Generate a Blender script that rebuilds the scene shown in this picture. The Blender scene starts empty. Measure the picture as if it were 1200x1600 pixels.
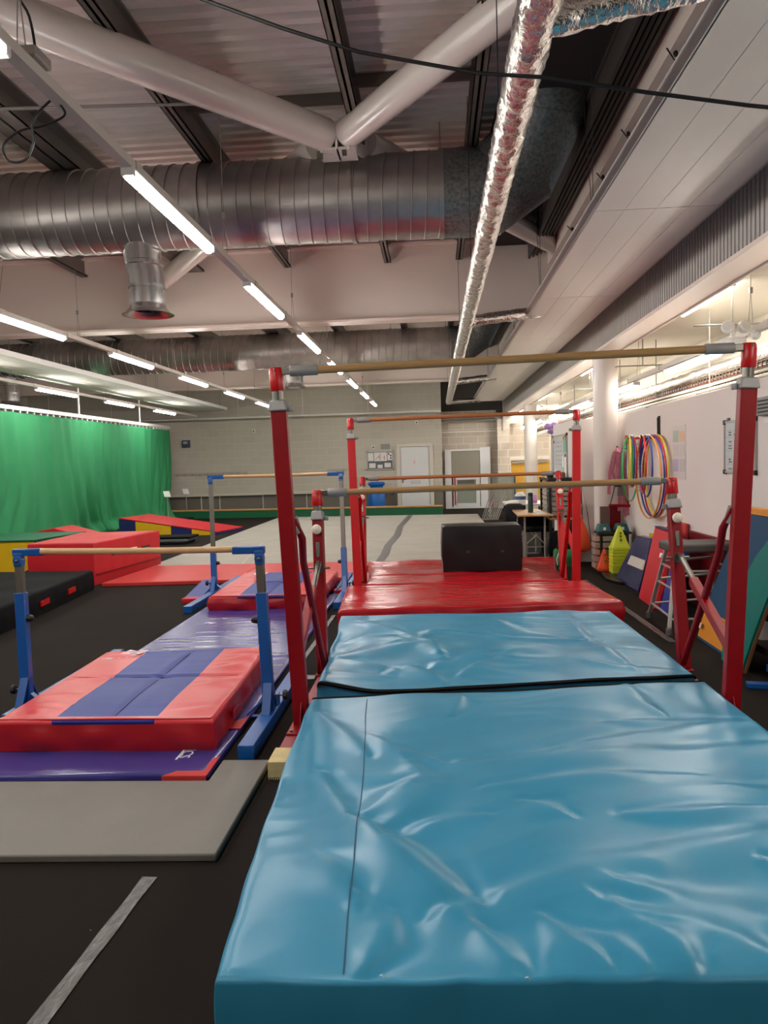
import bpy, math, random
import numpy as np
from mathutils import Vector, Matrix, noise
random.seed(4)
S = bpy.context.scene
COL = S.collection

# ------------------------------------------------------------------ camera, world, exposure
F, CAM_H = 1200.0, 1.5
_d = Vector((80/F, 79/F, -1)).normalized()
_u = Vector((-.025, 1, 0)); _u = (_u - _d*_u.dot(_d)).normalized()
_x = _d.cross(_u)
cd = bpy.data.cameras.new('camera'); cam = bpy.data.objects.new('camera', cd); COL.objects.link(cam)
cam.matrix_world = Matrix.Translation((0, 0, CAM_H)) @ Matrix((_x, _d, _u)).to_4x4()
cd.sensor_fit = 'HORIZONTAL'; cd.sensor_width = 36; cd.lens = 36*F/1200; cd.clip_start = .05; cd.clip_end = 200
S.camera = cam
w = bpy.data.worlds.new('world'); S.world = w; w.use_nodes = True
w.node_tree.nodes['Background'].inputs[0].default_value = (.9, .92, 1, 1)
w.node_tree.nodes['Background'].inputs[1].default_value = .05
S.view_settings.view_transform = 'Standard'; S.view_settings.look = 'None'
S.view_settings.exposure = 2.05; S.view_settings.gamma = 1; S.view_settings.use_curve_mapping = False
LAMP = 17.0      # emission of the fluorescent diffusers

# ------------------------------------------------------------------ materials
def lin(c):
    return tuple(((v/255)/12.92 if v/255 <= .04045 else ((v/255+.055)/1.055)**2.4) for v in c) + (1,)
_mc = {}
def mat(name, rgb, rough=.5, metal=0, spec=.5, bump=0, bscale=40, var=0, vscale=3, coat=0, emit=0, stretch=None, alpha=1, trans=0):
    if name in _mc: return _mc[name]
    m = bpy.data.materials.new(name); m.use_nodes = True; nt = m.node_tree
    b = nt.nodes['Principled BSDF']
    b.inputs['Base Color'].default_value = lin(rgb); b.inputs['Roughness'].default_value = rough
    b.inputs['Metallic'].default_value = metal; b.inputs['Specular IOR Level'].default_value = spec
    b.inputs['Coat Weight'].default_value = coat; b.inputs['Coat Roughness'].default_value = .2
    b.inputs['Alpha'].default_value = alpha; b.inputs['Transmission Weight'].default_value = trans
    if emit:
        b.inputs['Emission Color'].default_value = lin(rgb); b.inputs['Emission Strength'].default_value = emit
    tc = nt.nodes.new('ShaderNodeTexCoord'); mp = nt.nodes.new('ShaderNodeMapping')
    nt.links.new(tc.outputs['Object'], mp.inputs['Vector'])
    if stretch: mp.inputs['Scale'].default_value = stretch
    if bump:
        n = nt.nodes.new('ShaderNodeTexNoise'); n.inputs['Scale'].default_value = bscale; n.inputs['Detail'].default_value = 3
        nt.links.new(mp.outputs[0], n.inputs['Vector'])
        bp = nt.nodes.new('ShaderNodeBump'); bp.inputs['Strength'].default_value = bump; bp.inputs['Distance'].default_value = .01
        nt.links.new(n.outputs['Fac'], bp.inputs['Height']); nt.links.new(bp.outputs[0], b.inputs['Normal'])
    if var:
        n = nt.nodes.new('ShaderNodeTexNoise'); n.inputs['Scale'].default_value = vscale; n.inputs['Detail'].default_value = 4
        nt.links.new(mp.outputs[0], n.inputs['Vector'])
        r = nt.nodes.new('ShaderNodeMapRange'); r.inputs['From Min'].default_value = .3; r.inputs['From Max'].default_value = .7
        r.inputs['To Min'].default_value = 1-var; r.inputs['To Max'].default_value = 1+var
        nt.links.new(n.outputs['Fac'], r.inputs['Value'])
        mx = nt.nodes.new('ShaderNodeVectorMath'); mx.operation = 'SCALE'
        mx.inputs[0].default_value = lin(rgb)[:3]; nt.links.new(r.outputs[0], mx.inputs['Scale'])
        nt.links.new(mx.outputs[0], b.inputs['Base Color'])
    _mc[name] = m; return m

def vinyl(name, rgb, rough=.3, bump=.12, bscale=9):
    return mat(name, rgb, rough, spec=.5 if rough < .4 else .22, bump=bump, bscale=bscale, var=.05, vscale=4)
def brick_mat(name, c1, c2, mortar, bw=.45, bh=.225, axis='x'):
    m = bpy.data.materials.new(name); m.use_nodes = True; nt = m.node_tree; b = nt.nodes['Principled BSDF']
    b.inputs['Roughness'].default_value = .85
    g = nt.nodes.new('ShaderNodeNewGeometry'); s = nt.nodes.new('ShaderNodeSeparateXYZ'); c = nt.nodes.new('ShaderNodeCombineXYZ')
    nt.links.new(g.outputs['Position'], s.inputs[0])
    nt.links.new(s.outputs['X' if axis == 'x' else 'Y'], c.inputs[0]); nt.links.new(s.outputs['Z'], c.inputs[1])
    t = nt.nodes.new('ShaderNodeTexBrick'); t.inputs['Color1'].default_value = lin(c1); t.inputs['Color2'].default_value = lin(c2)
    t.inputs['Mortar'].default_value = lin(mortar); t.inputs['Scale'].default_value = 1; t.inputs['Mortar Size'].default_value = .008
    t.inputs['Brick Width'].default_value = bw; t.inputs['Row Height'].default_value = bh; t.inputs['Mortar Smooth'].default_value = .3
    nt.links.new(c.outputs[0], t.inputs['Vector']); nt.links.new(t.outputs['Color'], b.inputs['Base Color'])
    bp = nt.nodes.new('ShaderNodeBump'); bp.inputs['Strength'].default_value = .3; bp.inputs['Distance'].default_value = .01; bp.invert = True
    nt.links.new(t.outputs['Fac'], bp.inputs['Height']); nt.links.new(bp.outputs[0], b.inputs['Normal'])
    return m

BLUE_MAT = vinyl('blue_vinyl', (54, 140, 176), .31, .14, 6)
RED_MAT = vinyl('red_vinyl', (172, 18, 30), .26, .2, 8)
RED_DULL = vinyl('red_cover_fabric', (196, 36, 46), .5, .1, 20)
RED_SHEET = vinyl('red_sheet_vinyl', (196, 60, 58), .45, .08, 12)
NAVY = vinyl('royal_blue_vinyl', (30, 52, 138), .42, .1, 12)
PURPLE = vinyl('violet_blue_vinyl', (60, 56, 128), .25, .25, 6)
NAVY_DK = vinyl('navy_vinyl', (38, 42, 100), .35, .2, 10)
YELLOW = vinyl('yellow_vinyl', (226, 180, 30), .45)
GREEN_V = vinyl('green_vinyl', (22, 96, 66), .45)
TEAL = vinyl('teal_cover', (2, 118, 110), .55)
STEELB = vinyl('steel_blue_cover', (8, 60, 94), .6)
ORANGE = vinyl('orange_cover', (206, 130, 34), .55)
MAROON = vinyl('maroon_vinyl', (108, 8, 18), .45)
BLACKF = mat('black_fabric', (13, 13, 16), .85, spec=.15, bump=.2, bscale=60, var=.15)
BLACKV = mat('black_vinyl', (22, 19, 22), .42, spec=.4, bump=.2, bscale=7)
BLACKP = mat('black_plastic', (14, 14, 15), .45)
VELCRO = mat('black_binding', (8, 8, 10), .95, spec=.1)
GREYM = mat('grey_foam_mat', (112, 107, 100), .5, bump=.15, bscale=120, var=.06)
CARPETG = mat('grey_floor_carpet', (168, 163, 154), .95, spec=.1, bump=.2, bscale=200, var=.05, vscale=2)
RED_PAINT = mat('red_paint', (140, 5, 18), .4, spec=.3, coat=0, var=.08, vscale=14)
RED_PAINT2 = mat('bright_red_paint', (186, 4, 12), .4, spec=.3)
RED_CAP = mat('red_plastic_cap', (190, 12, 18), .3, coat=.1)
BLUE_PAINT = mat('blue_paint', (14, 84, 160), .35, coat=.3, var=.06, vscale=12)
WOOD = mat('pale_wood_rail', (205, 168, 120), .5, var=.12, vscale=6, stretch=(1, 18, 18))
WOOD2 = mat('tan_wood_rail', (170, 132, 84), .5, var=.14, vscale=6, stretch=(1, 18, 18))
WOODO = mat('orange_brown_rail', (176, 112, 66), .5, var=.1, vscale=6, stretch=(1, 18, 18))
WOODB = mat('raw_wood_block', (214, 190, 136), .7, var=.1, vscale=20)
CAST = mat('cast_metal', (150, 148, 146), .5, metal=.25, bump=.1, bscale=60)
STEEL = mat('brushed_steel', (120, 118, 112), .35, metal=.9)
GALV = mat('galvanised_steel', (176, 170, 166), .38, metal=.85, bump=.06, bscale=25, var=.12, vscale=5)
GALVD = mat('dull_galvanised_sheet', (120, 122, 120), .42, metal=.6, bump=.08, bscale=60, var=.4, vscale=34)
def foil_mat():
    m = mat('crinkled_foil', (232, 226, 222), .27, metal=1, bump=1.0, bscale=38, stretch=(1, .55, 1)); return m
FOIL = foil_mat()
WHITE = mat('white_paint', (226, 224, 220), .4)
WHITEW = mat('white_wall', (226, 216, 212), .7, spec=.3, var=.02, vscale=1)
CREAM = mat('cream_ceiling', (228, 221, 206), .45, spec=.5)
PANEL = mat('white_metal_panel', (232, 226, 220), .42, spec=.5)
BEAMW = mat('white_steel_beam', (238, 222, 212), .35, spec=.5)
TUBEW = mat('white_steel_tube', (232, 220, 212), .25, coat=.5)
DECK = mat('roof_deck', (236, 222, 216), .45, spec=.5, metal=0)
PURLIN = mat('dark_purlin', (112, 104, 98), .4, metal=.3)
DARKC = mat('dark_void', (40, 37, 36), .8)
GREYB = mat('grey_bracket', (158, 152, 146), .4, metal=.3)
DOORW = mat('white_door', (222, 222, 224), .45)
YDOOR = mat('yellow_wood_door', (222, 170, 62), .5, var=.08, vscale=5, stretch=(8, 8, 1))
GLASS = mat('frosted_glass', (150, 158, 148), .12, spec=.6)
CLEAR = mat('clear_glass', (225, 235, 232), .05, spec=.5, trans=.9)
CARD = mat('paper', (232, 230, 226), .8)
PINK = mat('pink_webbing', (184, 112, 128), .8, bump=.2, bscale=80, var=.2, vscale=20)
NEON = mat('neon_yellow_plastic', (212, 226, 50), .35, coat=.2)
ORG = mat('orange_nylon', (232, 82, 30), .5, bump=.3, bscale=14)
TEALP = mat('teal_plastic', (24, 90, 92), .45)
PADGREY = mat('grey_padding', (92, 86, 84), .6, bump=.1, bscale=60)
ALU = mat('aluminium', (176, 174, 168), .4, metal=.6)
TABLE = mat('beech_tabletop', (202, 162, 112), .4, var=.05, vscale=4, stretch=(6, 1, 6))
BIN = mat('blue_plastic', (16, 98, 178), .4)
PLASTIC = mat('clear_box_plastic', (150, 140, 134), .3, spec=.6, var=.3, vscale=9)
LIGHTM = mat('lit_diffuser', (255, 250, 243), .4, emit=LAMP)
LIGHTR = mat('lit_diffuser_right', (255, 249, 238), .4, emit=LAMP*.5)
CURTAIN = mat('green_curtain', (46, 132, 84), .75, spec=.3, bump=.06, bscale=30, var=.05, vscale=2)
TAPE = mat('clear_tape', (62, 59, 55), .28, spec=.8, bump=1.0, bscale=30, var=.8, vscale=26, stretch=(1, .4, 1))

# ------------------------------------------------------------------ object helpers
ORG_ = {}
def tag(o, label=None, cat=None, group=None, kind=None):
    if label: o['label'] = label
    if cat: o['category'] = cat
    if group: o['group'] = group
    if kind: o['kind'] = kind
    return o
def thing(name, label, cat, loc, group=None):
    o = bpy.data.objects.new(name, None); COL.objects.link(o); o.empty_display_size = .1
    o.location = loc; ORG_[o.name] = Vector(loc); return tag(o, label, cat, group)
class MB:
    def __init__(s): s.v = []; s.f = []; s.m = []; s.mi = 0
    def add(s, vs, fs):
        k = len(s.v); s.v += [tuple(v) for v in vs]; s.f += [tuple(i+k for i in f) for f in fs]; s.m += [s.mi]*len(fs); return s
    def hexa(s, p):   # 4 bottom ccw, 4 top ccw
        return s.add(p, [(3, 2, 1, 0), (4, 5, 6, 7), (0, 1, 5, 4), (1, 2, 6, 5), (2, 3, 7, 6), (3, 0, 4, 7)])
    def box(s, x0, x1, y0, y1, z0, z1):
        x0, x1 = sorted((x0, x1)); y0, y1 = sorted((y0, y1)); z0, z1 = sorted((z0, z1))
        return s.hexa([(x0, y0, z0), (x1, y0, z0), (x1, y1, z0), (x0, y1, z0), (x0, y0, z1), (x1, y0, z1), (x1, y1, z1), (x0, y1, z1)])
    def bar(s, p, q, w, h, up=(0, 0, 1), w2=None, h2=None):
        p, q = Vector(p), Vector(q); d = (q-p).normalized(); up = Vector(up)
        if abs(d.dot(up)) > .98: up = Vector((0, 1, 0))
        a = d.cross(up).normalized(); b = a.cross(d); w2 = w2 or w; h2 = h2 or h
        def r(c, w, h): return [c-a*w/2-b*h/2, c+a*w/2-b*h/2, c+a*w/2+b*h/2, c-a*w/2+b*h/2]
        return s.hexa(r(p, w, h)[::-1] + r(q, w2, h2)[::-1]) if False else s.hexa(r(p, w, h) + r(q, w2, h2))
    def path(s, pts, r, n=10, cap=True, closed=False):
        pts = [Vector(p) for p in pts]; N = len(pts); rs = r if isinstance(r, (list, tuple)) else [r]*N
        k = len(s.v); prev = None
        for i, p in enumerate(pts):
            if closed: t = (pts[(i+1) % N]-pts[i-1]).normalized()
            else: t = (pts[min(i+1, N-1)]-pts[max(i-1, 0)]).normalized()
            if prev is None: a = t.orthogonal().normalized()
            else: a = (prev - t*prev.dot(t)).normalized()
            prev = a; b = t.cross(a)
            for j in range(n):
                th = 2*math.pi*j/n; s.v.append(tuple(p + (a*math.cos(th)+b*math.sin(th))*rs[i]))
        M = N if closed else N-1
        for i in range(M):
            for j in range(n):
                a0 = k+i*n+j; a1 = k+i*n+(j+1) % n; i2 = (i+1) % N; b0 = k+i2*n+j; b1 = k+i2*n+(j+1) % n
                s.f.append((a0, a1, b1, b0)); s.m.append(s.mi)
        if cap and not closed:
            s.f.append(tuple(k+j for j in range(n))[::-1]); s.f.append(tuple(k+(N-1)*n+j for j in range(n))); s.m += [s.mi]*2
        return s
    def tube(s, p, q, r, r2=None, n=14): return s.path([p, q], [r, r if r2 is None else r2], n)
    def lathe(s, prof, c, axis=(0, 0, 1), n=24, cap=True):
        ax = Vector(axis).normalized(); a = ax.orthogonal().normalized(); b = ax.cross(a); c = Vector(c); k = len(s.v)
        for (r, h) in prof:
            for j in range(n):
                th = 2*math.pi*j/n; s.v.append(tuple(c + ax*h + (a*math.cos(th)+b*math.sin(th))*max(r, 1e-4)))
        for i in range(len(prof)-1):
            for j in range(n):
                s.f.append((k+i*n+j, k+i*n+(j+1) % n, k+(i+1)*n+(j+1) % n, k+(i+1)*n+j)); s.m.append(s.mi)
        if cap:
            s.f.append(tuple(k+j for j in range(n))[::-1]); s.f.append(tuple(k+(len(prof)-1)*n+j for j in range(n))); s.m += [s.mi]*2
        return s
    def prism(s, poly, vec):
        vec = Vector(vec); P = [Vector(p) for p in poly]; n = len(P)
        return s.add([*P, *[p+vec for p in P]], [tuple(range(n))[::-1], tuple(range(n, 2*n))] + [(i, (i+1) % n, n+(i+1) % n, n+i) for i in range(n)])
    def ball(s, c, r, sc=(1, 1, 1), n=12):
        pr = []; c = Vector(c); k = len(s.v); m = n//2+1
        for i in range(m+1):
            ph = math.pi*i/m
            for j in range(n):
                th = 2*math.pi*j/n; s.v.append((c.x+r*sc[0]*max(math.sin(ph), 1e-3)*math.cos(th), c.y+r*sc[1]*max(math.sin(ph), 1e-3)*math.sin(th), c.z-r*sc[2]*math.cos(ph)))
        for i in range(m):
            for j in range(n): s.f.append((k+i*n+j, k+i*n+(j+1) % n, k+(i+1)*n+(j+1) % n, k+(i+1)*n+j)); s.m.append(s.mi)
        return s
    def build(s, name, mats, parent=None, bevel=0, smooth=35, kind=None, label=None, cat=None, group=None, origin=None):
        vs = [Vector(v) for v in s.v]
        if parent is not None: org = ORG_[parent.name]
        elif origin is not None: org = Vector(origin)
        else:
            xs = [v.x for v in vs]; ys = [v.y for v in vs]; zs = [v.z for v in vs]
            org = Vector(((min(xs)+max(xs))/2, (min(ys)+max(ys))/2, min(zs)))
        me = bpy.data.meshes.new(name); me.from_pydata([tuple(v-org) for v in vs], [], s.f)
        mats = mats if isinstance(mats, (list, tuple)) else [mats]
        for m in mats: me.materials.append(m)
        if len(mats) > 1: me.polygons.foreach_set('material_index', s.m)
        me.update()
        import bmesh
        bm = bmesh.new(); bm.from_mesh(me); bmesh.ops.recalc_face_normals(bm, faces=bm.faces); bm.to_mesh(me); bm.free()
        if smooth:
            me.polygons.foreach_set('use_smooth', [True]*len(me.polygons)); me.set_sharp_from_angle(angle=math.radians(smooth))
        o = bpy.data.objects.new(name, me); COL.objects.link(o); ORG_[o.name] = org
        if parent is not None: o.parent = parent
        else: o.location = org
        if bevel:
            bv = o.modifiers.new('bevel', 'BEVEL'); bv.width = bevel; bv.segments = 2; bv.limit_method = 'ANGLE'; bv.angle_limit = math.radians(50)
            bv.harden_normals = False
        return tag(o, label, cat, group, kind)
def dup(root, delta, label, group=None):
    d = Vector(delta); r = root.copy(); COL.objects.link(r); r.location = root.location + d; r['label'] = label
    if group: r['group'] = group
    for ch in root.children:
        c = ch.copy(); COL.objects.link(c); c.parent = r
        for g in ch.children:
            e = g.copy(); COL.objects.link(e); e.parent = c
    return r
def arc(c, r, a0, a1, n, plane='xz'):
    o = []
    for i in range(n+1):
        t = a0+(a1-a0)*i/n; p = (r*math.cos(t), r*math.sin(t))
        o.append((c[0]+p[0], c[1], c[2]+p[1]) if plane == 'xz' else (c[0], c[1]+p[0], c[2]+p[1]) if plane == 'yz' else (c[0]+p[0], c[1]+p[1], c[2]))
    return o
ORD = ['nearest', 'second', 'third', 'fourth', 'fifth', 'sixth', 'seventh', 'eighth']

# --- wrinkled, soft cornered mats -------------------------------------------------
def pnoise(x, y, seed=0):
    x = x+seed*17.3; y = y-seed*9.1; xi = np.floor(x).astype(int); yi = np.floor(y).astype(int); xf = x-xi; yf = y-yi
    def g(ix, iy):
        h = (ix*374761393 + iy*668265263 + seed*974711) & 0x7fffffff; h = ((h ^ (h >> 13))*1274126177) & 0x7fffffff
        return ((h ^ (h >> 16)) & 0xffff)/65535.0*2*np.pi
    def dt(ix, iy, dx, dy): a = g(ix, iy); return np.cos(a)*dx+np.sin(a)*dy
    u = xf**3*(xf*(xf*6-15)+10); v = yf**3*(yf*(yf*6-15)+10)
    n00 = dt(xi, yi, xf, yf); n10 = dt(xi+1, yi, xf-1, yf); n01 = dt(xi, yi+1, xf, yf-1); n11 = dt(xi+1, yi+1, xf-1, yf-1)
    return (n00*(1-u)+n10*u)*(1-v)+(n01*(1-u)+n11*u)*v
def fold_field(X, Y, folds):
    H = np.zeros_like(X)
    for fo in folds:
        pts, A, wd = fo[0], fo[1], fo[2]
        pts = np.array(pts, float); best = np.full(X.shape, 1e9); tt = np.zeros_like(X); sg = np.zeros_like(X)
        L = np.r_[0, np.cumsum(np.hypot(*np.diff(pts, axis=0).T))]; tot = L[-1]
        for i in range(len(pts)-1):
            a, b = pts[i], pts[i+1]; ab = b-a; l2 = ab@ab
            t = np.clip(((X-a[0])*ab[0]+(Y-a[1])*ab[1])/l2, 0, 1)
            dx = X-a[0]-t*ab[0]; dy = Y-a[1]-t*ab[1]; d = np.hypot(dx, dy)
            k = d < best; best = np.where(k, d, best); tt = np.where(k, (L[i]+t*math.sqrt(l2))/tot, tt)
            sg = np.where(k, np.sign(ab[0]*dy-ab[1]*dx), sg)
        wloc = wd*(.45+.9*np.sin(np.pi*np.clip(tt, .02, .98)))
        side = np.where(sg > 0, 1.0, 1.9)
        H += A*np.exp(-(best/(wloc*side))**2)*(.25+.75*np.sin(np.pi*np.clip(tt, .04, .96))**.6)
        H -= .35*A*np.exp(-((best-2.1*wloc)/(wloc*1.2))**2)*(sg > 0)
    return H
def softmat(name, corners, z0, z1, mats, res=.03, folds=(), amp=.004, fine=.0015, rad=.03, seed=1, stretch=(3, 9), ang=0, bulge=.006,
            parent=None, matfn=None, bend=None, sag=0, **kw):
    c = [np.array(p, float) for p in corners]   # near-left, near-right, far-right, far-left
    lx = max(np.linalg.norm(c[1]-c[0]), np.linalg.norm(c[2]-c[3])); ly = max(np.linalg.norm(c[3]-c[0]), np.linalg.norm(c[2]-c[1]))
    nu = max(6, int(lx/res)); nv = max(6, int(ly/res))
    def par(n, L):
        t = np.linspace(0, 1, n+1); e = rad/L; ex = np.array([0, .06, .25, .55])*e
        return np.unique(np.r_[ex, t[(t > e*.99) & (t < 1-e*.99)], 1-ex, e, 1-e])
    U, V = np.meshgrid(par(nu, lx), par(nv, ly), indexing='ij')
    P = ((1-U)*(1-V))[..., None]*c[0]+(U*(1-V))[..., None]*c[1]+(U*V)[..., None]*c[2]+((1-U)*V)[..., None]*c[3]
    X, Y = P[..., 0].copy(), P[..., 1].copy()
    if bend is not None: X, Y = bend(X, Y, U, V)
    de = np.minimum(np.minimum(U, 1-U)*lx, np.minimum(V, 1-V)*ly)
    Z = np.full_like(X, z1)
    H = fold_field(X, Y, folds) if len(folds) else 0*X
    ca, sa = math.cos(ang), math.sin(ang); A_, B_ = X*ca+Y*sa, -X*sa+Y*ca
    wx = pnoise(X*1.3, Y*1.3, seed+5)*.5
    H = H + amp*pnoise(X*1.6, Y*1.6, seed)*2 + fine*(1-np.abs(pnoise(A_*stretch[0]+wx, B_*stretch[1]+wx*2, seed+1))*3) * (.4+.9*np.clip(pnoise(X*1.1, Y*1.1, seed+2)+.3, 0, 1))
    fade = np.clip(de/(rad*2.2), 0.12, 1)
    Z = Z + H*fade - sag*np.clip(1-de/.25, 0, 1)**2
    q = np.clip(de/rad, 0, 1); Z = Z - rad*(1-np.sqrt(np.clip(1-(1-q)**2, 0, 1)))
    n0, n1 = X.shape; idx = np.arange(n0*n1).reshape(n0, n1)
    V3 = [(x, y, z) for x, y, z in zip(X.ravel(), Y.ravel(), Z.ravel())]
    Fc = []; Mi = []
    for i in range(n0-1):
        for j in range(n1-1):
            Fc.append((idx[i, j], idx[i+1, j], idx[i+1, j+1], idx[i, j+1])); Mi.append(matfn((U[i, j]+U[i+1, j])/2, (V[i, j]+V[i, j+1])/2) if matfn else 0)
    ring = [*idx[:, 0], *idx[-1, 1:], *idx[-2::-1, -1], *idx[0, -2:0:-1]]
    R = len(ring); cen = np.mean(c, axis=0); prev = ring; rows = 5
    pos = np.array([V3[k] for k in ring]); nxt = np.roll(pos, -1, 0)-np.roll(pos, 1, 0)
    nrm = np.stack([nxt[:, 1], -nxt[:, 0]], 1); nrm /= np.maximum(np.linalg.norm(nrm, axis=1, keepdims=True), 1e-9)
    arc_l = np.cumsum(np.linalg.norm(np.diff(np.vstack([pos[-1:], pos]), axis=0), axis=1))
    for r in range(1, rows+1):
        t = r/rows; cur = []
        for k in range(R):
            z = pos[k, 2]*(1-t)+z0*t
            b = bulge*math.sin(math.pi*t)*(1+1.4*float(pnoise(np.array([arc_l[k]*5]), np.array([z*6+seed]), seed+3)[0])*2) if r < rows else 0
            V3.append((pos[k, 0]+nrm[k, 0]*b, pos[k, 1]+nrm[k, 1]*b, z)); cur.append(len(V3)-1)
        for k in range(R):
            Fc.append((prev[k], cur[k], cur[(k+1) % R], prev[(k+1) % R])); Mi.append(len(mats)-1 if isinstance(mats, (list, tuple)) and len(mats) > 1 else 0)
        prev = cur
    Fc.append(tuple(prev)); Mi.append(0)
    b = MB(); b.v = [tuple(map(float, v)) for v in V3]; b.f = [tuple(int(k) for k in f) for f in Fc]; b.m = Mi
    o = b.build(name, mats, parent, smooth=60, **kw)
    return o, (X, Y, Z)
def strip_on(XYZ, i=None, j=None, wid=.02, thick=.002, lift=.0015):
    """a ribbon laid on a mat edge row"""
# ================================================================== STRUCTURE
def struct(name, b, m, **k): return b.build(name, m, kind='structure', **k)
b = MB().box(-13, 4.6, -4, 27.5, -.1, 0)
struct('floor', b, mat('floor_black_carpet', (34, 28, 24), .92, spec=.12, bump=.25, bscale=260, var=.12, vscale=1.5), smooth=0)
BR1 = brick_mat('blockwork', (194, 187, 174), (199, 192, 179), (208, 201, 189))
BR2 = brick_mat('blockwork_warm', (190, 178, 164), (200, 188, 174), (226, 218, 208))
BR3 = brick_mat('blockwork_side', (194, 187, 174), (199, 192, 179), (208, 201, 189), axis='y')
fm = bpy.data.materials['floor_black_carpet']; nt = fm.node_tree; bs = nt.nodes['Principled BSDF']
tc = nt.nodes.new('ShaderNodeTexCoord'); vo = nt.nodes.new('ShaderNodeTexVoronoi'); vo.inputs['Scale'].default_value = 9
nz = nt.nodes.new('ShaderNodeTexNoise'); nz.inputs['Scale'].default_value = 300; nt.links.new(tc.outputs['Object'], nz.inputs['Vector'])
nt.links.new(tc.outputs['Object'], vo.inputs['Vector'])
ad = nt.nodes.new('ShaderNodeMath'); ad.operation = 'MULTIPLY_ADD'; ad.inputs[1].default_value = .05; nt.links.new(nz.outputs['Fac'], ad.inputs[0]); nt.links.new(vo.outputs['Distance'], ad.inputs[2])
lt_ = nt.nodes.new('ShaderNodeMath'); lt_.operation = 'LESS_THAN'; lt_.inputs[1].default_value = .042; nt.links.new(ad.outputs[0], lt_.inputs[0])
mxn = nt.nodes.new('ShaderNodeMix'); mxn.data_type = 'RGBA'; mxn.inputs['B'].default_value = (.3, .28, .25, 1)
src = bs.inputs['Base Color'].links[0].from_socket; nt.links.new(src, mxn.inputs['A']); nt.links.new(lt_.outputs[0], mxn.inputs['Factor']); nt.links.new(mxn.outputs['Result'], bs.inputs['Base Color'])
# far wall with painted lower cladding raised over a dark recess
b = MB().box(-13, .22, 24, 24.3, .6, 4.8)
struct('wall_far', b, BR1, smooth=0)
b = MB().box(-13, -1.3, 24.1, 24.3, 0, .6).box(-1.3, .22, 24, 24.3, 0, .6)
struct('wall_far_plinth', b, mat('plinth_wall', (120, 113, 104), .85), smooth=0)
b = MB()
for x in (-8.9, -7.5, -6.9, -5.5, -4.1, -2.7): b.box(x, x+.025, 24.05, 24.1, .02, .6)
b.box(-13, -1.3, 23.97, 24.0, .6, .66)
struct('trim_1', b, mat('pale_trim', (205, 197, 184), .6))  # posts and ledge share one pale tone close to the wall
b = MB().box(.22, 1.93, 24.35, 24.6, 0, 3.05)
struct('wall_recess', b, BR2, smooth=0)
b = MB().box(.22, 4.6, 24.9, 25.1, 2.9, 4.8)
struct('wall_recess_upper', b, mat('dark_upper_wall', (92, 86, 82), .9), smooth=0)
b = MB().box(.15, .22, 24.31, 24.9, 0, 4.8)
struct('wall_recess_side', b, BR3, smooth=0)
b = MB().box(1.93, 2.31, 23.95, 24.6, 0, 2.75)
struct('wall_pier', b, BR2, smooth=0)
b = MB().box(.22, 2.31, 24.3, 24.35, 2.38, 2.42)
struct('trim_2', b, WHITE)
b = MB().box(2.31, 4.6, 24.4, 24.6, 0, 2.9)
struct('wall_end_bay', b, BR2, smooth=0)
b = MB().box(-13.1, -13, -4, 24.3, 0, 4.8)
struct('wall_left', b, BR3, smooth=0)
b = MB().box(-13, 4.6, -4.1, -4, 0, 4.8)
struct('wall_rear', b, mat('rear_wall', (170, 164, 156), .8), smooth=0)
b = MB().box(3.55, 3.65, -4, 24.6, 0, 3.1)
struct('wall_right', b, CREAM, smooth=0)
# low partitions along the right side
b = MB().box(2.55, 2.65, -4, 11.12, 0, 2.07)
struct('wall_partition', b, WHITEW, bevel=.004)
b = MB().box(1.97, 2.65, 11.12, 13.0, 0, 2.04)
struct('wall_partition_return', b, WHITEW, bevel=.004)
# soffit over the right bay
b = MB().box(2.42, 3.6, -4, 24.4, 2.96, 3.05)
struct('ceiling_right_bay', b, CREAM, smooth=0)
# corrugated roof deck
b = MB(); pit = .16; n = int(28.6/pit)
pr = []
for i in range(n):
    y = -4+i*pit; pr += [(y, 4.74), (y+pit*.42, 4.74), (y+pit*.5, 4.70), (y+pit*.92, 4.70)]
k = 0
vs = [(x, y, z) for (y, z) in pr for x in (-13, 2.6)]
b.add(vs, [(2*i, 2*i+1, 2*i+3, 2*i+2) for i in range(len(pr)-1)])
struct('ceiling', b, DECK, smooth=0)
b = MB().box(-13.1, 4.6, -4.1, 25.1, 4.8, 4.85)
struct('ceiling_outer_skin', b, DARKC, smooth=0)
# deep white cross beams
def ibeam(x0, x1, y, z0, z1, fl=.3, tf=.035):
    b = MB().box(x0, x1, y-.012, y+.012, z0, z1)
    b.box(x0, x1, y-fl/2, y+fl/2, z0, z0+tf).box(x0, x1, y-fl/2, y+fl/2, z1-tf, z1)
    return b
BEAM_LABELS = ['deep white steel roof beam crossing behind the big duct', 'white steel roof beam crossing nearest the far wall']
for i, y in enumerate((11.5, 20.3)):
    o = ibeam(-13, 2.3, y, 3.58, 4.69).build('roof_beam', BEAMW, bevel=.003, label=BEAM_LABELS[i], cat='beam', group='white cross beams'); o['kind'] = 'structure'
ibeam(-13, 2.3, 1.2, 3.58, 4.69).build('roof_beam', BEAMW, label='white steel roof beam behind the viewpoint', cat='beam', kind='structure', group='white cross beams')
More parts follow.
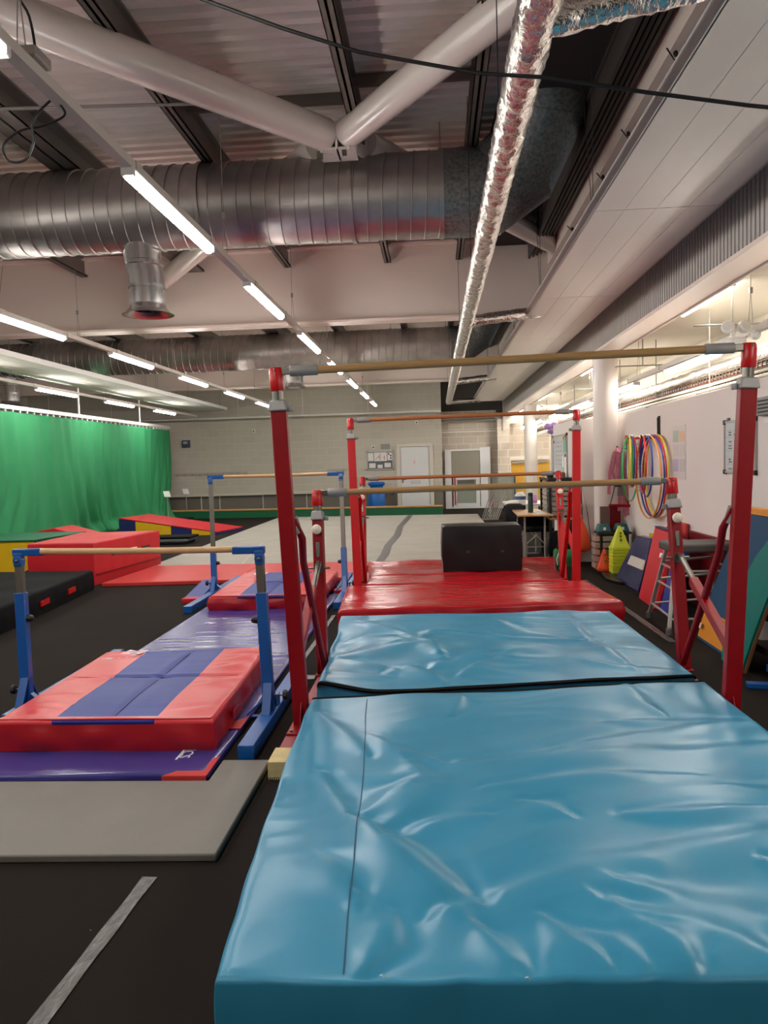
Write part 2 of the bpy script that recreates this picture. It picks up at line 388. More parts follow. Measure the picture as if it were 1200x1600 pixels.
# longitudinal purlins under the deck
PL = {-.62: 'just right of the centre', .42: 'beside the foil duct', -2.1: 'left of the centre', -3.5: 'above the long lighting trunking', -5.2: 'over the small blue bars',
      -7.0: 'over the left radiant panel', -9.0: 'over the curtain', -11.0: 'over the left wall'}
for x in PL:
    wd = .28 if x == -3.5 else .1
    z0 = 4.42
    b = MB()
    for (ya, yb) in ((-4, 11.45), (11.55, 20.25), (20.35, 23.95)):
        b.box(x-wd/2, x+wd/2, ya, yb, z0, z0+.015).box(x-.01, x+.01, ya, yb, z0, 4.69).box(x-wd/2, x+wd/2, ya, yb, 4.67, 4.69)
        b.box(x-wd/2, x-wd/2+.008, ya, yb, z0, z0+.03).box(x+wd/2-.008, x+wd/2, ya, yb, z0, z0+.03)
    o = b.build('roof_purlin', PURLIN, label='dark steel purlin running away under the deck %s' % PL[x], cat='beam', group='dark roof purlins', kind='structure')
b = MB().box(-2.1, -.62, 6.78, 6.82, 4.6, 4.69).box(-.62, .42, 6.5, 6.54, 4.6, 4.69)
struct('trim_3', b, PURLIN)
# dark roof slot with services beside the right panel
b = MB().box(.75, 1.42, -4, 24, 4.60, 4.66)
struct('ceiling_slot', b, DARKC, smooth=0)
b = MB()
for ya, yb in ((-4, 1.04), (1.36, 11.34), (11.66, 20.14), (20.46, 23.9)):
    for i in range(5): b.box(1.40+i*.055, 1.43+i*.055, ya, yb, 4.36+.02*i, 4.58)
    b.box(1.38, 1.69, ya, yb, 4.56, 4.595)
o = b.build('cable_tray', mat('dark_tray', (74, 68, 64), .5, metal=.3), label='dark channel tray running beside the narrow white strip at roof edge', cat='tray')
b = MB().box(1.70, 1.80, -4, 24, 4.30, 4.58)
o = b.build('edge_strip', BEAMW, label='narrow white steel strip running beside the right roof panel', cat='beam', kind='structure')
for i, (y, dx) in enumerate(((5.6, .0), (6.9, .02), (7.9, 0), (9.6, .01))):
    b = MB().path([(1.66, y, 4.29), (1.74, y+.08, 4.24), (1.83, y+.02, 4.27), (1.76, y-.06, 4.31)], .006, 6)
    b.ball((1.78, y+.05, 4.22), .022, (1, 1, 1.3), 8).ball((1.72, y, 4.25), .018, (1, 1, 1.2), 8)
    b.build('cable_clip', BLACKP, label='small black cable tie dangling from the white roof strip, %s one' % ORD[i], cat='cable clip', group='cable clips on the roof strip')
# radiant panels
def radiant(name, x0, x1, z, y0, y1, pl, label, first):
    t = thing(name, label, 'ceiling panel', ((x0+x1)/2, y0, z), 'long radiant heating panels')
    y = first; segs = []
    while y < y1: segs.append((y, min(y+pl, y1))); y += pl
    for a, c in segs:
        b = MB().box(x0, x1, a+.006, c-.006, z, z+.012)
        for q in range(1, 4):
            xx = x0+(x1-x0)*q/4; b.box(xx-.002, xx+.002, a+.006, c-.006, z-.002, z)
        b.build('panel_sheet', PANEL if x0 > 0 else mat('matt_white_panel', (226, 224, 216), .7, spec=.3), t)
    for x in (x0, x1): MB().box(x-.01, x+.01, first, y1, z, z+.09).build('side_rail', WHITE, t, bevel=.003)
    for a, c in segs:
        for x in (x0+.1, x1-.1):
            MB().path([(x, a+.5, 4.7), (x, a+.5, z+.01), (x, a+.9, 4.7)], .003, 5).build('hanging_wire', STEEL, t)
    return t
radiant('radiant_panel', 1.18, 2.07, 3.26, -3, 23.4, 2.98, 'wide white ribbed panel hanging along the right side above the bars', -3.2)
radiant('radiant_panel', -7.4, -6.35, 3.26, 2, 23.4, 2.98, 'long white panel with green tinged underside hanging near the curtain', 1.6)
# right hand edge beam and ribbed fascia
t = thing('edge_beam', 'white steel edge beam with ribbed fascia carried on the white columns', 'beam', (2.25, -4, 2.87)); t['kind'] = 'structure'
b = MB()
b.box(2.15, 2.42, -4, 24, 2.87, 2.905).box(2.28, 2.30, -4, 24, 2.905, 3.45).box(2.42, 2.44, -4, 24, 2.85, 2.97)
b.build('beam_flange', BEAMW, t, bevel=.003)
b = MB()
y = -4
while y < 23.9:
    b.box(2.17, 2.195, y+.004, min(y+1.02, 23.9), 2.905, 3.6); y += 1.03
b.build('fascia_panel', mat('fascia', (186, 180, 176), .4), t)
b = MB(); y = -4
while y < 23.9: b.box(2.160, 2.172, y, y+.03, 2.905, 3.6); y += .07
b.build('fascia_rib', mat('fascia', (186, 180, 176), .4), t)
b = MB().box(2.1, 2.5, 24.0, 24.3, 2.6, 3.4).box(2.1, 2.2, 23.9, 24.3, 2.4, 4.6)
struct('trim_4', b, mat('fascia', (186, 180, 176), .4))
# columns
for i, (x, y, r) in enumerate(((2.33, 10.7, .165), (2.46, 20.0, .165))):
    b = MB().lathe([(r, 0), (r, 2.87)], (x, y, 0), n=40)
    o = b.build('column', mat('column_paint', (222, 212, 205), .3, coat=.3), label=['round white steel column beside the hanging pink straps', 'round white steel column in front of the yellow doors'][i], cat='column', group='white columns')
    o['kind'] = 'structure'
b = MB().box(2.16, 2.20, 10.54, 10.86, 2.87, 3.55).box(2.0, 2.17, 10.6, 10.8, 3.28, 3.6)

# ================================================================== OVERHEAD THINGS
# lighting trunking + strip lights
def trunking(name, x, z, y0, y1, label, wires, ztop=4.69, w_=.05):
    t = thing(name, label, 'lighting rail', (x, y0, z), 'hanging lighting rails')
    b = MB().box(x-w_/2, x+w_/2, y0, y1, z, z+.05).box(x-w_/2-.006, x+w_/2+.006, y0, y1, z-.006, z-.0005)
    y = y0+1
    while y < y1: b.box(x-w_/2-.008, x+w_/2+.008, y, y+.09, z-.009, z+.054); y += 1.45
    b.build('rail_body', mat('rail_paint', (206, 198, 190), .45), t)
    for y in wires:
        b = MB().tube((x, y, ztop), (x, y, z+.35), .003, n=5).tube((x-.02, y, z+.05), (x, y, z+.35), .0025, n=5).tube((x+.02, y, z+.05), (x, y, z+.35), .0025, n=5)
        b.box(x-.012, x+.012, y-.012, y+.012, z+.33, z+.38)
        b.build('hanging_wire', GREYB, t)
    return t
def strip_light(x, z, y, L, label, group, wd=.075, lm=None):
    t = thing('strip_light', label, 'strip light', (x, y, z), group)
    for ya in (y, y+L-.04): MB().box(x-wd/2, x+wd/2, ya, ya+.04, z-.045, z).build('end_cap', WHITE, t, bevel=.006)
    MB().box(x-wd/2, x+wd/2, y+.04, y+L-.04, z-.012, z).build('housing', WHITE, t)
    b = MB(); pf = [(x+wd*.48, z-.012)]+[(x+wd*.48*math.cos(a), z-.032+(-.032)*math.sin(a)) for a in [math.pi*i/10 for i in range(11)]]+[(x-wd*.48, z-.012)]
    b.prism([(p, y+.045, q) for p, q in pf], (0, L-.09, 0)); b.build('diffuser', lm or LIGHTM, t)
    return t
trunking('lighting_rail', -1.67, 3.19, -3.9, 21.5, 'grey lighting rail running from top left corner over the red high bar', (3.2, 6.3, 9.3, 12.3, 15.3, 18.3, 21.0))
for k in range(-2, 7):
    y = 4.28+2.72*k-(.11 if k < 0 else 0)
    strip_light(-1.67, 3.15+.035, y, 1.6, ('lit strip light on the rail from the top left corner, %s one' % (ORD[k+1] if k >= -1 else 'unseen rear')), 'strip lights on the middle rail')
trunking('lighting_rail', -4.43, 3.14, -2, 22.6, 'thin grey lighting rail between the left white panel and the big duct outlet', (5, 9.5, 13.0, 16.2, 19, 22))
for k in range(-4, 4):
    y = 10.42+2.9*k
    strip_light(-4.43, 3.14, y, 1.6, 'lit strip light on the rail right of the green tinged panel, %s one' % (ORD[k+1] if k >= -1 else 'unseen %s' % ORD[-k]), 'strip lights on the left rail')
trunking('lighting_rail', -7.2, 3.06, -2, 23, 'thin grey lighting rail passing under the white panel above the curtain', (7, 12.8, 18.8))
for k in range(-4, 3):
    y = 13.6+2.95*k
    strip_light(-7.2, 3.06, y, 1.6, 'lit strip light just above the green curtain, %s of its rail' % (['nearest', 'middle', 'furthest'][k] if k >= 0 else 'unseen %s' % ORD[-k]), 'strip lights above the curtain')
trunking('lighting_rail', 2.62, 2.47, -3.5, 23, 'grey lighting rail hanging above the white partition on the right', (3.5, 6.6, 10.1, 13.2, 16.2, 19.4), ztop=2.96)
for k in range(-3, 6):
    y = 7.3+2.9*k
    strip_light(2.62, 2.45, y, 1.6, 'lit strip light over the right partition, %s from the camera' % (ORD[k] if k >= 0 else 'unseen %s one away' % ORD[-k]), 'strip lights over the partition', .09, LIGHTR)
for k in range(-1, 4):  # added glowing strips imitate lamp reflections on the glossy edge beam
    y = 6.8+5.4*k
    strip_light(2.55, 2.955, y, 1.35, 'slim glowing strip imitating a lamp reflection beside the edge beam, %s one' % (ORD[k] if k >= 0 else 'unseen near'), 'added reflection strips by the edge beam', .06, LIGHTR)
strip_light(3.0, 2.96, 21.8, 1.2, 'short bright strip light in the bay above the yellow doors', 'lights in the end bay', .1)

# junction box and looping flex on the middle rail
t = thing('junction_box', 'grey junction box with a looped flex on the rail at top left', 'junction box', (-1.67, 3.1, 3.22))
MB().box(-1.71, -1.62, 3.22, 3.36, 3.24, 3.29).build('box_body', GREYB, t, bevel=.01)
def smooth_path(P, n=6):
    P = [Vector(p) for p in P]; Q = [P[0]]+P+[P[-1]]; out = []
    for i in range(1, len(Q)-2):
        p0, p1, p2, p3 = Q[i-1:i+3]
        for k in range(n):
            t_ = k/n; out.append(.5*((2*p1)+(p2-p0)*t_+(2*p0-5*p1+4*p2-p3)*t_*t_+(3*p1-p0-3*p2+p3)*t_**3))
    return out+[P[-1]]
b = MB().path(smooth_path([(-1.65, 3.28, 3.29), (-1.66, 3.26, 3.42), (-1.70, 3.2, 3.6), (-1.72, 3.1, 4.4)]), .006, 8)
b.path(smooth_path([(-1.69, 3.5, 3.2), (-1.80, 3.52, 3.12), (-1.815, 3.54, 3.03), (-1.86, 3.54, 2.95), (-1.94, 3.54, 2.95), (-1.96, 3.54, 3.02), (-1.88, 3.54, 3.08), (-1.76, 3.54, 3.10), (-1.66, 3.54, 3.14), (-1.69, 3.54, 3.2)]), .0055, 8)
b.build('flex', BLACKP, t)
# big spiral ducts
def spiral(b, p0, L, r, pitch, n=36, ridge=.012):
    """helical ridged tube along +X from p0"""
    N = int(L/pitch); offs = [(0, 0), (.44, 0), (.47, ridge), (.5, ridge), (.53, 0)]
    rows = []
    for i in range(N):
        for (u, dr) in offs: rows.append((i+u, dr))
    k = len(b.v)
    for (u, dr) in rows:
        for j in range(n):
            th = 2*math.pi*j/n
            b.v.append((p0[0]+(u+j/n)*pitch, p0[1]-(r+dr)*math.cos(th), p0[2]+(r+dr)*math.sin(th)))
    for i in range(len(rows)-1):
        for j in range(n):
            if j < n-1: b.f.append((k+i*n+j, k+i*n+j+1, k+(i+1)*n+j+1, k+(i+1)*n+j)); b.m.append(b.mi)
            elif i+5+1 < len(rows):   # helical seam
                b.f.append((k+i*n+j, k+(i+5)*n, k+(i+6)*n, k+(i+1)*n+j)); b.m.append(b.mi)
    return b
def hanger(b, x, y, z, r): 
    b.tube((x, y, 4.7), (x, y, z+r), .006, n=6); b.lathe([(r+.014, -.02), (r+.02, -.02), (r+.02, .02), (r+.014, .02)], (x, y, z), (1, 0, 0), 36, cap=False)
DY, DZ, DR = 7.5, 4.03, .385
t = thing('air_duct', 'big galvanised spiral duct crossing the hall nearest the camera', 'duct', (-5, DY, DZ), 'galvanised spiral ducts')
spiral(MB(), (-12.9, DY, DZ), 13.35, DR, .135).build('duct_body', GALV, t, smooth=50)
for x in (-9.5, -6.6, -4.3, -2.15, -.72, .12): b = MB(); hanger(b, x, DY, DZ, DR); b.build('hanger_band', GALV, t)
pts = [(.12, 7.5, 4.03), (.42, 7.5, 4.03)]
b = MB().path(pts, DR+.014, 36, cap=False)
rings = [((.30, 7.5, 4.03), (1, 0, 0)), ((.56, 7.5, 4.03), (1, 0, .30)), ((.86, 7.45, 4.24), (.75, -.08, .7)), ((1.03, 7.2, 4.60), (.18, -.35, 1)), ((1.06, 6.95, 5.0), (0, -.3, 1))]
k = len(b.v); n = 36
for c, ax in rings:
    ax = Vector(ax).normalized(); u = Vector((0, -1, 0)); a = (u-ax*u.dot(ax)).normalized(); bb = ax.cross(a)
    for j in range(n):
        th = 2*math.pi*j/n; b.v.append(tuple(Vector(c)+(a*math.cos(th)+bb*math.sin(th))*(DR+.02)))
for i in range(len(rings)-1):
    for j in range(n): b.f.append((k+i*n+j, k+i*n+(j+1) % n, k+(i+1)*n+(j+1) % n, k+(i+1)*n+j)); b.m.append(0)
for i in (1, 2, 3): b.path([b.v[k+i*n+j] for j in range(n)], .006, 6, closed=True)
b.build('duct_elbow', GALVD, t, smooth=20)
def drop(x, y, z, r, zb, t):
    b = MB().lathe([(r, 0), (r+.012, .01), (r+.012, .04), (r, .05), (r, .2)], (x-.02, y, z-DR-.16), n=32, cap=False)
    z0 = z-DR-.12
    b.path([(x-.04, y, z-DR*.7), (x-.04, y, z0), (x, y, z0-.12), (x, y, zb+.08)], r, 32, cap=False)
    b.lathe([(r+.008, 0), (r+.008, .03)], (x, y, zb+.25), n=32, cap=False)
    b.lathe([(r, .10), (r+.01, .06), (r+.05, .015), (r+.08, 0), (r+.05, .004), (r-.02, .05), (r-.02, .12)], (x, y, zb), n=32, cap=False)
    b.build('drop_outlet', mat('bright_galvanised', (188, 184, 182), .25, metal=.9, bump=.05, bscale=20), t, smooth=50)
    b = MB()
    for q in range(4):
        a = math.pi*q/4; b.box(-r*.9, r*.9, -.004, .004, 0, .05)
        k = len(b.v)-8
        for i in range(k, k+8):
            vx, vy, vz = b.v[i]; b.v[i] = (x+vx*math.cos(a)-vy*math.sin(a), y+vx*math.sin(a)+vy*math.cos(a), zb+.05+vz)
    b.build('outlet_vane', mat('vane_grey', (90, 88, 86), .6), t)
drop(-2.78, DY, DZ, .17, 3.02, t)
D2 = 17.0
t = thing('air_duct', 'far galvanised spiral duct crossing between the two white roof beams', 'duct', (-5, D2, DZ), 'galvanised spiral ducts')
spiral(MB(), (-12.9, D2, DZ), 13.6, DR, .16, 28).build('duct_body', GALV, t, smooth=50)
for x in (-9.9, -7.6, -5.1, -2.9, -.9, .3): b = MB(); hanger(b, x, D2, DZ, DR); b.build('hanger_band', GALV, t)
b = MB(); k = 0
for c, ax in rings:
    ax = Vector(ax).normalized(); u = Vector((0, -1, 0)); a = (u-ax*u.dot(ax)).normalized(); bb = ax.cross(a)
    for j in range(n):
        th = 2*math.pi*j/n; b.v.append(tuple(Vector(c)+Vector((.1, 9.5, 0))+(a*math.cos(th)+bb*math.sin(th))*(DR+.02)))
for i in range(len(rings)-1):
    for j in range(n): b.f.append((k+i*n+j, k+i*n+(j+1) % n, k+(i+1)*n+(j+1) % n, k+(i+1)*n+j)); b.m.append(0)
b.build('duct_elbow', GALVD, t, smooth=20)
drop(-3.06, D2, DZ, .19, 3.22, t); drop(-9.6, D2, DZ, .2, 3.05, t)

# white tubular roof bracing meeting at a node over the near duct
J = Vector((-.78, 6.95, 4.36))
ENDS = [((-3.95, 3.0, 4.30), 'thick white steel tube slanting from top left down to the node above the duct', .135),
        ((2.1, 3.0, 4.42), 'thick white steel tube slanting up right from the node above the duct', .125),
        ((-3.95, 11.35, 4.30), 'white steel tube emerging below the big duct beside the round outlet', .125),
        ((1.98, 11.35, 4.42), 'greyish white steel tube below the duct elbow at right', .125)]
for i, (e, lb, r) in enumerate(ENDS):
    e = Vector(e); d = (e-J).normalized()
    p = J+d*(.16 if i < 2 else .75); 
    if i >= 2: p = J+Vector((0, 0, .08))+d*.4
    t = thing('brace_tube', lb, 'steel tube', tuple(p), 'white tubular roof bracing')
    MB().tube(p, e, r, n=32).build('tube_body', TUBEW, t)
    b = MB().prism([p-d*.16+Vector((0, 0, -.13)), p+d*.05+Vector((0, 0, -.16)), p+d*.05+Vector((0, 0, .16)), p-d*.16+Vector((0, 0, .13))], d.cross(Vector((0, 0, 1))).normalized()*.02)
    b.build('end_plate', TUBEW, t)
t = thing('node_plate', 'small white bolted steel plate where the roof tubes meet above the duct', 'bracket', tuple(J), None)
MB().box(J.x-.16, J.x+.16, J.y-.16, J.y+.12, J.z-.14, J.z-.12).box(J.x-.01, J.x+.01, J.y-.2, J.y+.1, J.z-.14, 4.42).build('plate', TUBEW, t, bevel=.003)
MB().box(J.x-.18, J.x-.13, J.y-.14, J.y-.1, J.z-.2, J.z-.14).box(J.x+.04, J.x+.08, J.y-.14, J.y-.1, J.z-.18, J.z-.14).build('bolt', STEEL, t)

# crinkled foil flexible duct with side branches
def crinkle(b, pts, r, n=26, step=.026, seed=0, amp=.011):
    P = [Vector(p) for p in pts]; out = []
    for a, c in zip(P[:-1], P[1:]):
        m = max(2, int((c-a).length/step))
        out += [a.lerp(c, i/m) for i in range(m)]
    out.append(P[-1]); k = len(b.v); prev = None
    for i, p in enumerate(out):
        t_ = (out[min(i+1, len(out)-1)]-out[max(i-1, 0)]).normalized()
        a = t_.orthogonal().normalized() if prev is None else (prev-t_*prev.dot(t_)).normalized(); prev = a; bb = t_.cross(a)
        for j in range(n):
            th = 2*math.pi*j/n; d = a*math.cos(th)+bb*math.sin(th)
            q = p*13+d*1.6+Vector((seed, 0, 0))
            rr = r+amp*(noise.noise(q*1.0)*1.0+abs(noise.noise(q*2.3))*.9)+amp*.35*(i % 2)
            b.v.append(tuple(p+d*rr))
    for i in range(len(out)-1):
        for j in range(n): b.f.append((k+i*n+j, k+i*n+(j+1) % n, k+(i+1)*n+(j+1) % n, k+(i+1)*n+j)); b.m.append(b.mi)
t = thing('foil_duct', 'crinkled silver foil flexible duct running overhead from the camera', 'duct', (.43, -3, 3.2))
b = MB(); crinkle(b, [(.43, -2, 3.2), (.43, 12, 3.2)], .078, seed=1); crinkle(b, [(.43, 12, 3.2), (.43, 22.3, 3.2)], .085, n=14, step=.09, seed=1)
b.build('duct_run', FOIL, t, smooth=75)
for i, (y, dy, z) in enumerate(((3.15, -.1, .12), (9.6, .2, .12), (16.8, .2, .1), (22.4, .1, .04))):
    b = MB(); crinkle(b, [(.45, y, 3.2), (.62, y+dy*.1, 3.2+z*.2), (1.35, y+dy, 3.2+z)], .062, seed=9+i)
    b.build('duct_branch', FOIL, t, smooth=75)
b = MB()
for y in (4.0, 7.0, 10.2, 13.4, 16.5, 19.6): MB().tube((.36, y, 4.69), (.36, y, 3.2), .003, n=5).build('hanging_wire', BLACKP, t)
# cables across the view
b = MB(); CP = [(-1.2, 3.4, 3.66), (-.97, 3.4, 3.53), (-.61, 3.4, 3.38), (-.28, 3.4, 3.26), (.23, 3.38, 3.13), (.49, 3.3, 3.06), (.9, 3.3, 2.975), (1.3, 3.3, 2.90), (1.75, 3.3, 2.83), (2.14, 3.3, 2.9)]
b.path(CP, .0085, 8); b.build('power_cable', BLACKP, label='black cable sagging across the top in front of the foil duct', cat='cable')
b = MB(); b.tube((-2.2, 5.7, 4.70), (-.9, 6.85, 4.45), .004, n=6).ball((-.92, 6.83, 4.455), .02); b.build('steel_wire', GREYB, label='thin steel wire running up left from the node above the duct', cat='cable')
b = MB().tube((-4.6, 6.0, 4.40), (-1.2, 6.3, 4.42), .014, n=8); b.build('conduit', GREYB, label='thin grey conduit crossing behind the near lighting rail at left', cat='pipe')
b = MB().tube((-12.8, 23.4, 3.02), (.2, 23.4, 3.02), .03, n=8)
for x in range(-12, 0, 2): b.tube((x, 23.4, 3.02), (x, 23.4, 4.72), .008, n=6).tube((x, 23.4, 3.02), (x, 24.0, 3.02), .01, n=6)
b.build('conduit', WHITE, label='long pale conduit across the far block wall near its top', cat='pipe')

# services above the right partition
SV = [(2.86, 2.34, .062, FOIL, 'crinkled foil pipe running above the partition under the cream ceiling', 'pipe'),
      (2.70, 2.125, .016, CREAM, 'lowest thin white pipe just above the partition top', 'pipe'),
      (2.71, 2.17, .014, CREAM, 'thin white pipe second above the partition top', 'pipe'),
      (3.12, 2.36, .028, CREAM, 'thicker white pipe behind the wire cable tray', 'pipe'),
      (3.30, 2.55, .035, CREAM, 'white pipe highest against the cream wall', 'pipe')]
for i, (x, z, r, m, lb, ct) in enumerate(SV):
    b = MB()
    if m is FOIL: crinkle(b, [(x, 3, z), (x, 23, z)], r, n=14, step=.07, seed=5)
    else: b.tube((x, 1, z), (x, 23.5, z), r, n=10)
    b.build('service_pipe', m, label=lb, cat=ct, group='pipes above the partition', smooth=70)
t = thing('cable_tray', 'wire basket cable tray with red cables above the partition', 'tray', (2.95, 3, 2.2))
b = MB()
y = 3
while y < 23: b.box(2.82, 3.02, y, y+.012, 2.215, 2.225).box(2.82, 2.83, y, y+.012, 2.22, 2.28); y += .09
for z in (2.22, 2.25, 2.28): b.box(2.82, 2.826, 3, 23, z, z+.005)
b.build('basket', mat('dark_wire', (96, 78, 60), .5, metal=.3), t)
b = MB()
b.tube((2.88, 3, 2.245), (2.88, 22, 2.245), .009, n=6)
b.build('red_cable', mat('red_cable', (170, 24, 40), .5), t)
for i in range(3): MB().tube((2.92+i*.03, 3, 2.24), (2.92+i*.03, 22, 2.24), .011, n=6).build('grey_cable', mat('taupe_cable', (120, 112, 98), .5), t)
b = MB(); y = 4.3
while y < 22: b.box(2.68, 3.3, y, y+.03, 2.10, 2.112).tube((2.81, y, 2.07), (2.81, y, 2.95), .007, n=6); y += 1.9
b.build('pipe_bracket', GREYB, label='row of thin grey brackets holding the pipes above the partition', cat='bracket')
for i, (y, L) in enumerate(((7.0, .9), (9.9, 1.0), (13.0, 1.0))):
    b = MB().tube((2.30, y, 2.62), (3.3, y, 2.62), .008, n=6).tube((2.62, y, 2.62), (2.62, y, 2.96), .007, n=6).tube((2.30, y, 2.62), (2.26, y-.12, 2.60), .008, n=6)
    b.build('lamp_bracket', GREYB, label='thin grey rod bracket above the right lights, %s from the camera' % ORD[i], cat='bracket', group='rod brackets')
t = thing('emergency_light', 'white twin-head emergency light on the rail above the high bar end', 'emergency light', (2.45, 6.55, 2.36))
MB().box(2.38, 2.55, 6.5, 6.62, 2.33, 2.44).build('housing', WHITE, t, bevel=.01)
for dx in (-.03, .07):
    p = Vector((2.44+dx, 6.52, 2.50)); MB().lathe([(.035, 0), (.05, .03), (.052, .06), (.04, .07)], p, (-.35 if dx < 0 else .25, -.8, .3), 20).build('lamp_head', WHITE, t)
MB().tube((2.46, 6.56, 2.44), (2.46, 6.56, 2.5), .018).build('stem', WHITE, t)
MB().ball((2.60, 6.45, 2.44), .04).build('detector', WHITE, t)

# ================================================================== MATS UNDER THE NEAR BARS
M1 = [[(-0.51,3.10),(-0.38,2.75),(-0.23,2.48),(-0.06,2.25),(0.06,2.05),(0.15,1.89)],[(-0.31,2.66),(-0.19,2.50),(-0.04,2.32),(0.07,2.20)],[(0.00,2.12),(0.18,2.20),(0.42,2.32),(0.74,2.46),(1.07,2.54),(1.45,2.6)],[(0.08,3.21),(0.43,3.23),(0.76,3.29),(1.08,3.31),(1.41,3.37)],[(0.17,2.95),(0.55,3.02),(1.00,3.07)],[(-0.14,3.21),(-0.06,2.98),(-0.11,2.82),(-0.20,2.67)],[(-0.63,3.86),(-0.47,3.53),(-0.34,3.30)],[(-0.35,3.53),(-0.21,3.34),(0.00,3.21)],[(0.59,2.24),(0.70,2.17),(0.87,2.06),(1.1,2.0)],[(0.48,2.15),(0.57,2.06),(0.74,1.98),(0.81,1.92)],[(0.27,2.09),(0.33,1.97),(0.40,1.88)],[(0.09,2.05),(0.16,1.95),(0.20,1.88)],[(-0.15,2.13),(-0.15,1.98),(-0.22,1.86)],[(-0.26,2.19),(-0.19,2.04),(-0.21,1.88)],[(1.03,4.27),(1.04,4.00),(1.11,3.85)],[(0.82,3.72),(1.04,3.73),(1.43,3.71)],[(0.53,3.36),(0.80,3.47),(1.17,3.61),(1.45,3.66)],[(0.11,4.09),(0.05,3.79)],[(0.30,2.82),(0.39,2.74),(0.44,2.71)],[(-0.16,2.53),(-0.00,2.67),(0.15,2.73)],[(0.39,2.02),(0.44,1.95),(0.49,1.89)],[(0.54,2.03),(0.58,1.96),(0.61,1.88)],[(-0.41,2.40),(-0.34,2.27),(-0.27,2.15)],[(-0.29,2.75),(-0.22,2.88),(-0.14,3.02)],[(0.65,2.73),(0.89,2.73),(1.15,2.75)],[(1.0,2.4),(1.15,2.2),(1.4,2.1)],[(1.1,2.95),(1.25,2.85),(1.44,2.88)]]
M2 = [[(-0.27,5.77),(-0.17,5.59),(-0.08,5.38),(-0.01,5.02)],[(-0.31,5.52),(-0.21,5.28),(-0.10,5.13),(-0.01,5.02)],[(-0.13,5.55),(-0.07,5.80),(0.07,5.79)],[(-0.11,5.46),(-0.03,5.30),(0.03,5.12),(0.02,4.92)],[(-0.68,4.98),(-0.55,5.08),(-0.38,5.18),(-0.16,5.27)],[(-0.64,5.15),(-0.48,5.29),(-0.31,5.40)],[(-0.67,5.50),(-0.54,5.61),(-0.32,5.64)],[(-0.65,6.07),(-0.50,5.97),(-0.28,5.79)],[(-0.33,4.63),(-0.18,4.77)],[(-0.17,4.74),(-0.07,4.56),(0.02,4.45)],[(-0.70,4.92),(-0.53,4.85),(-0.29,4.71)],[(-0.06,4.71),(0.05,4.85)],[(-0.69,4.60),(-0.41,4.55),(-0.29,4.56)],[(0.06,5.77),(0.51,5.43),(1.09,5.39)],[(0.21,4.75),(0.71,5.23),(1.30,5.02)],[(1.01,6.30),(1.04,5.40),(1.18,4.57)],[(0.38,6.22),(0.62,5.62),(0.96,5.40)],[(0.86,4.88),(1.11,4.67),(1.40,4.62)],[(0.12,4.57),(0.34,4.90)]]
rw = random.Random(7)
def dress(lst, a, wd): return [(p, a*rw.uniform(.7, 1.3)*(1.25 if len(p) > 3 else .8), wd*rw.uniform(.75, 1.3)*(1.6 if len(p) > 3 else .85)) for p in lst]
root = thing('crash_mat', 'large light blue vinyl crash mat nearest the camera, lower right foreground', 'mat', (.4, 3, 0), 'light blue landing mats')
def bend1(X, Y, U, V):
    X = X + np.where(U < .02, .012*pnoise(Y*3, Y*0+.5, 3), 0) - .02*np.sin(np.pi*V)*(U < .5)*(1-2*U)
    Y = Y - .02*(V < .02)*np.abs(pnoise(X*4, X*0+.3, 8))
    return X, Y
o, (mx, my, mz) = softmat('cover', [(-.585, 1.81), (1.52, 1.88), (1.485, 4.36), (-.71, 4.10)], 0.0, .22, [BLUE_MAT], res=.014, folds=dress(M1, .0150, .036),
    amp=.018, fine=.0030, rad=.014, seed=2, stretch=(1.6, 5), ang=.4, bulge=.003, parent=root, bend=bend1)
def surf(gx, gy, gz, x, y):
    k = np.argmin((gx-x)**2+(gy-y)**2); return float(gz.ravel()[k])
def ribbon(pts, wid, name, m, parent, lift=.003, thick=.003, **k):
    b = MB(); P = [Vector(p) for p in pts]; vs = []
    for i, p in enumerate(P):
        d = (P[min(i+1, len(P)-1)]-P[max(i-1, 0)]); d.z = 0; d.normalize(); nn = Vector((-d.y, d.x, 0))
        ww = wid*(1+.25*noise.noise(p*5)) if wid > .01 else wid
        for sg in (-.5, .5): vs.append(p+nn*ww*sg+Vector((0, 0, lift)))
        for sg in (.5, -.5): vs.append(p+nn*ww*sg+Vector((0, 0, lift-thick)))
    fs = []
    for i in range(len(P)-1):
        for j in range(4): fs.append((4*i+j, 4*i+(j+1) % 4, 4*i+4+(j+1) % 4, 4*i+4+j))
    b.add(vs, fs); return b.build(name, m, parent, **k)
def edge_band(gx, gy, gz, row, wid, name, parent, inset):
    pts = []
    for i in range(gx.shape[0]):
        pts.append((gx[i, row], gy[i, row]+inset, max(gz[i, row], gz[i, (-4 if row == -1 else 4)])-.002))
    return ribbon(pts, wid, name, VELCRO, parent, lift=.004, thick=.012)
edge_band(mx, my, mz, -1, .035, 'black_edging', root, .004)
seam = [(-.40, 4.07), (-.385, 3.8), (-.36, 3.53), (-.33, 3.1), (-.31, 2.68), (-.29, 2.35), (-.28, 2.09), (-.262, 1.825)]
pts = []
for a, c in zip(seam[:-1], seam[1:]):
    for q in range(12):
        x = a[0]+(c[0]-a[0])*q/12; y = a[1]+(c[1]-a[1])*q/12; pts.append((x, y, surf(mx, my, mz, x, y)))
ribbon(pts, .004, 'stitched_seam', mat('seam_thread', (30, 84, 112), .8), root, lift=.002)
for (x, y) in ((-.17, 1.835), (.19, 1.835), (-.56, 1.84)):
    MB().path([(x, y, .222), (x+.006, y-.008, .23), (x+.012, y-.004, .219)], .0016, 5).build('loose_thread', CARD, root)
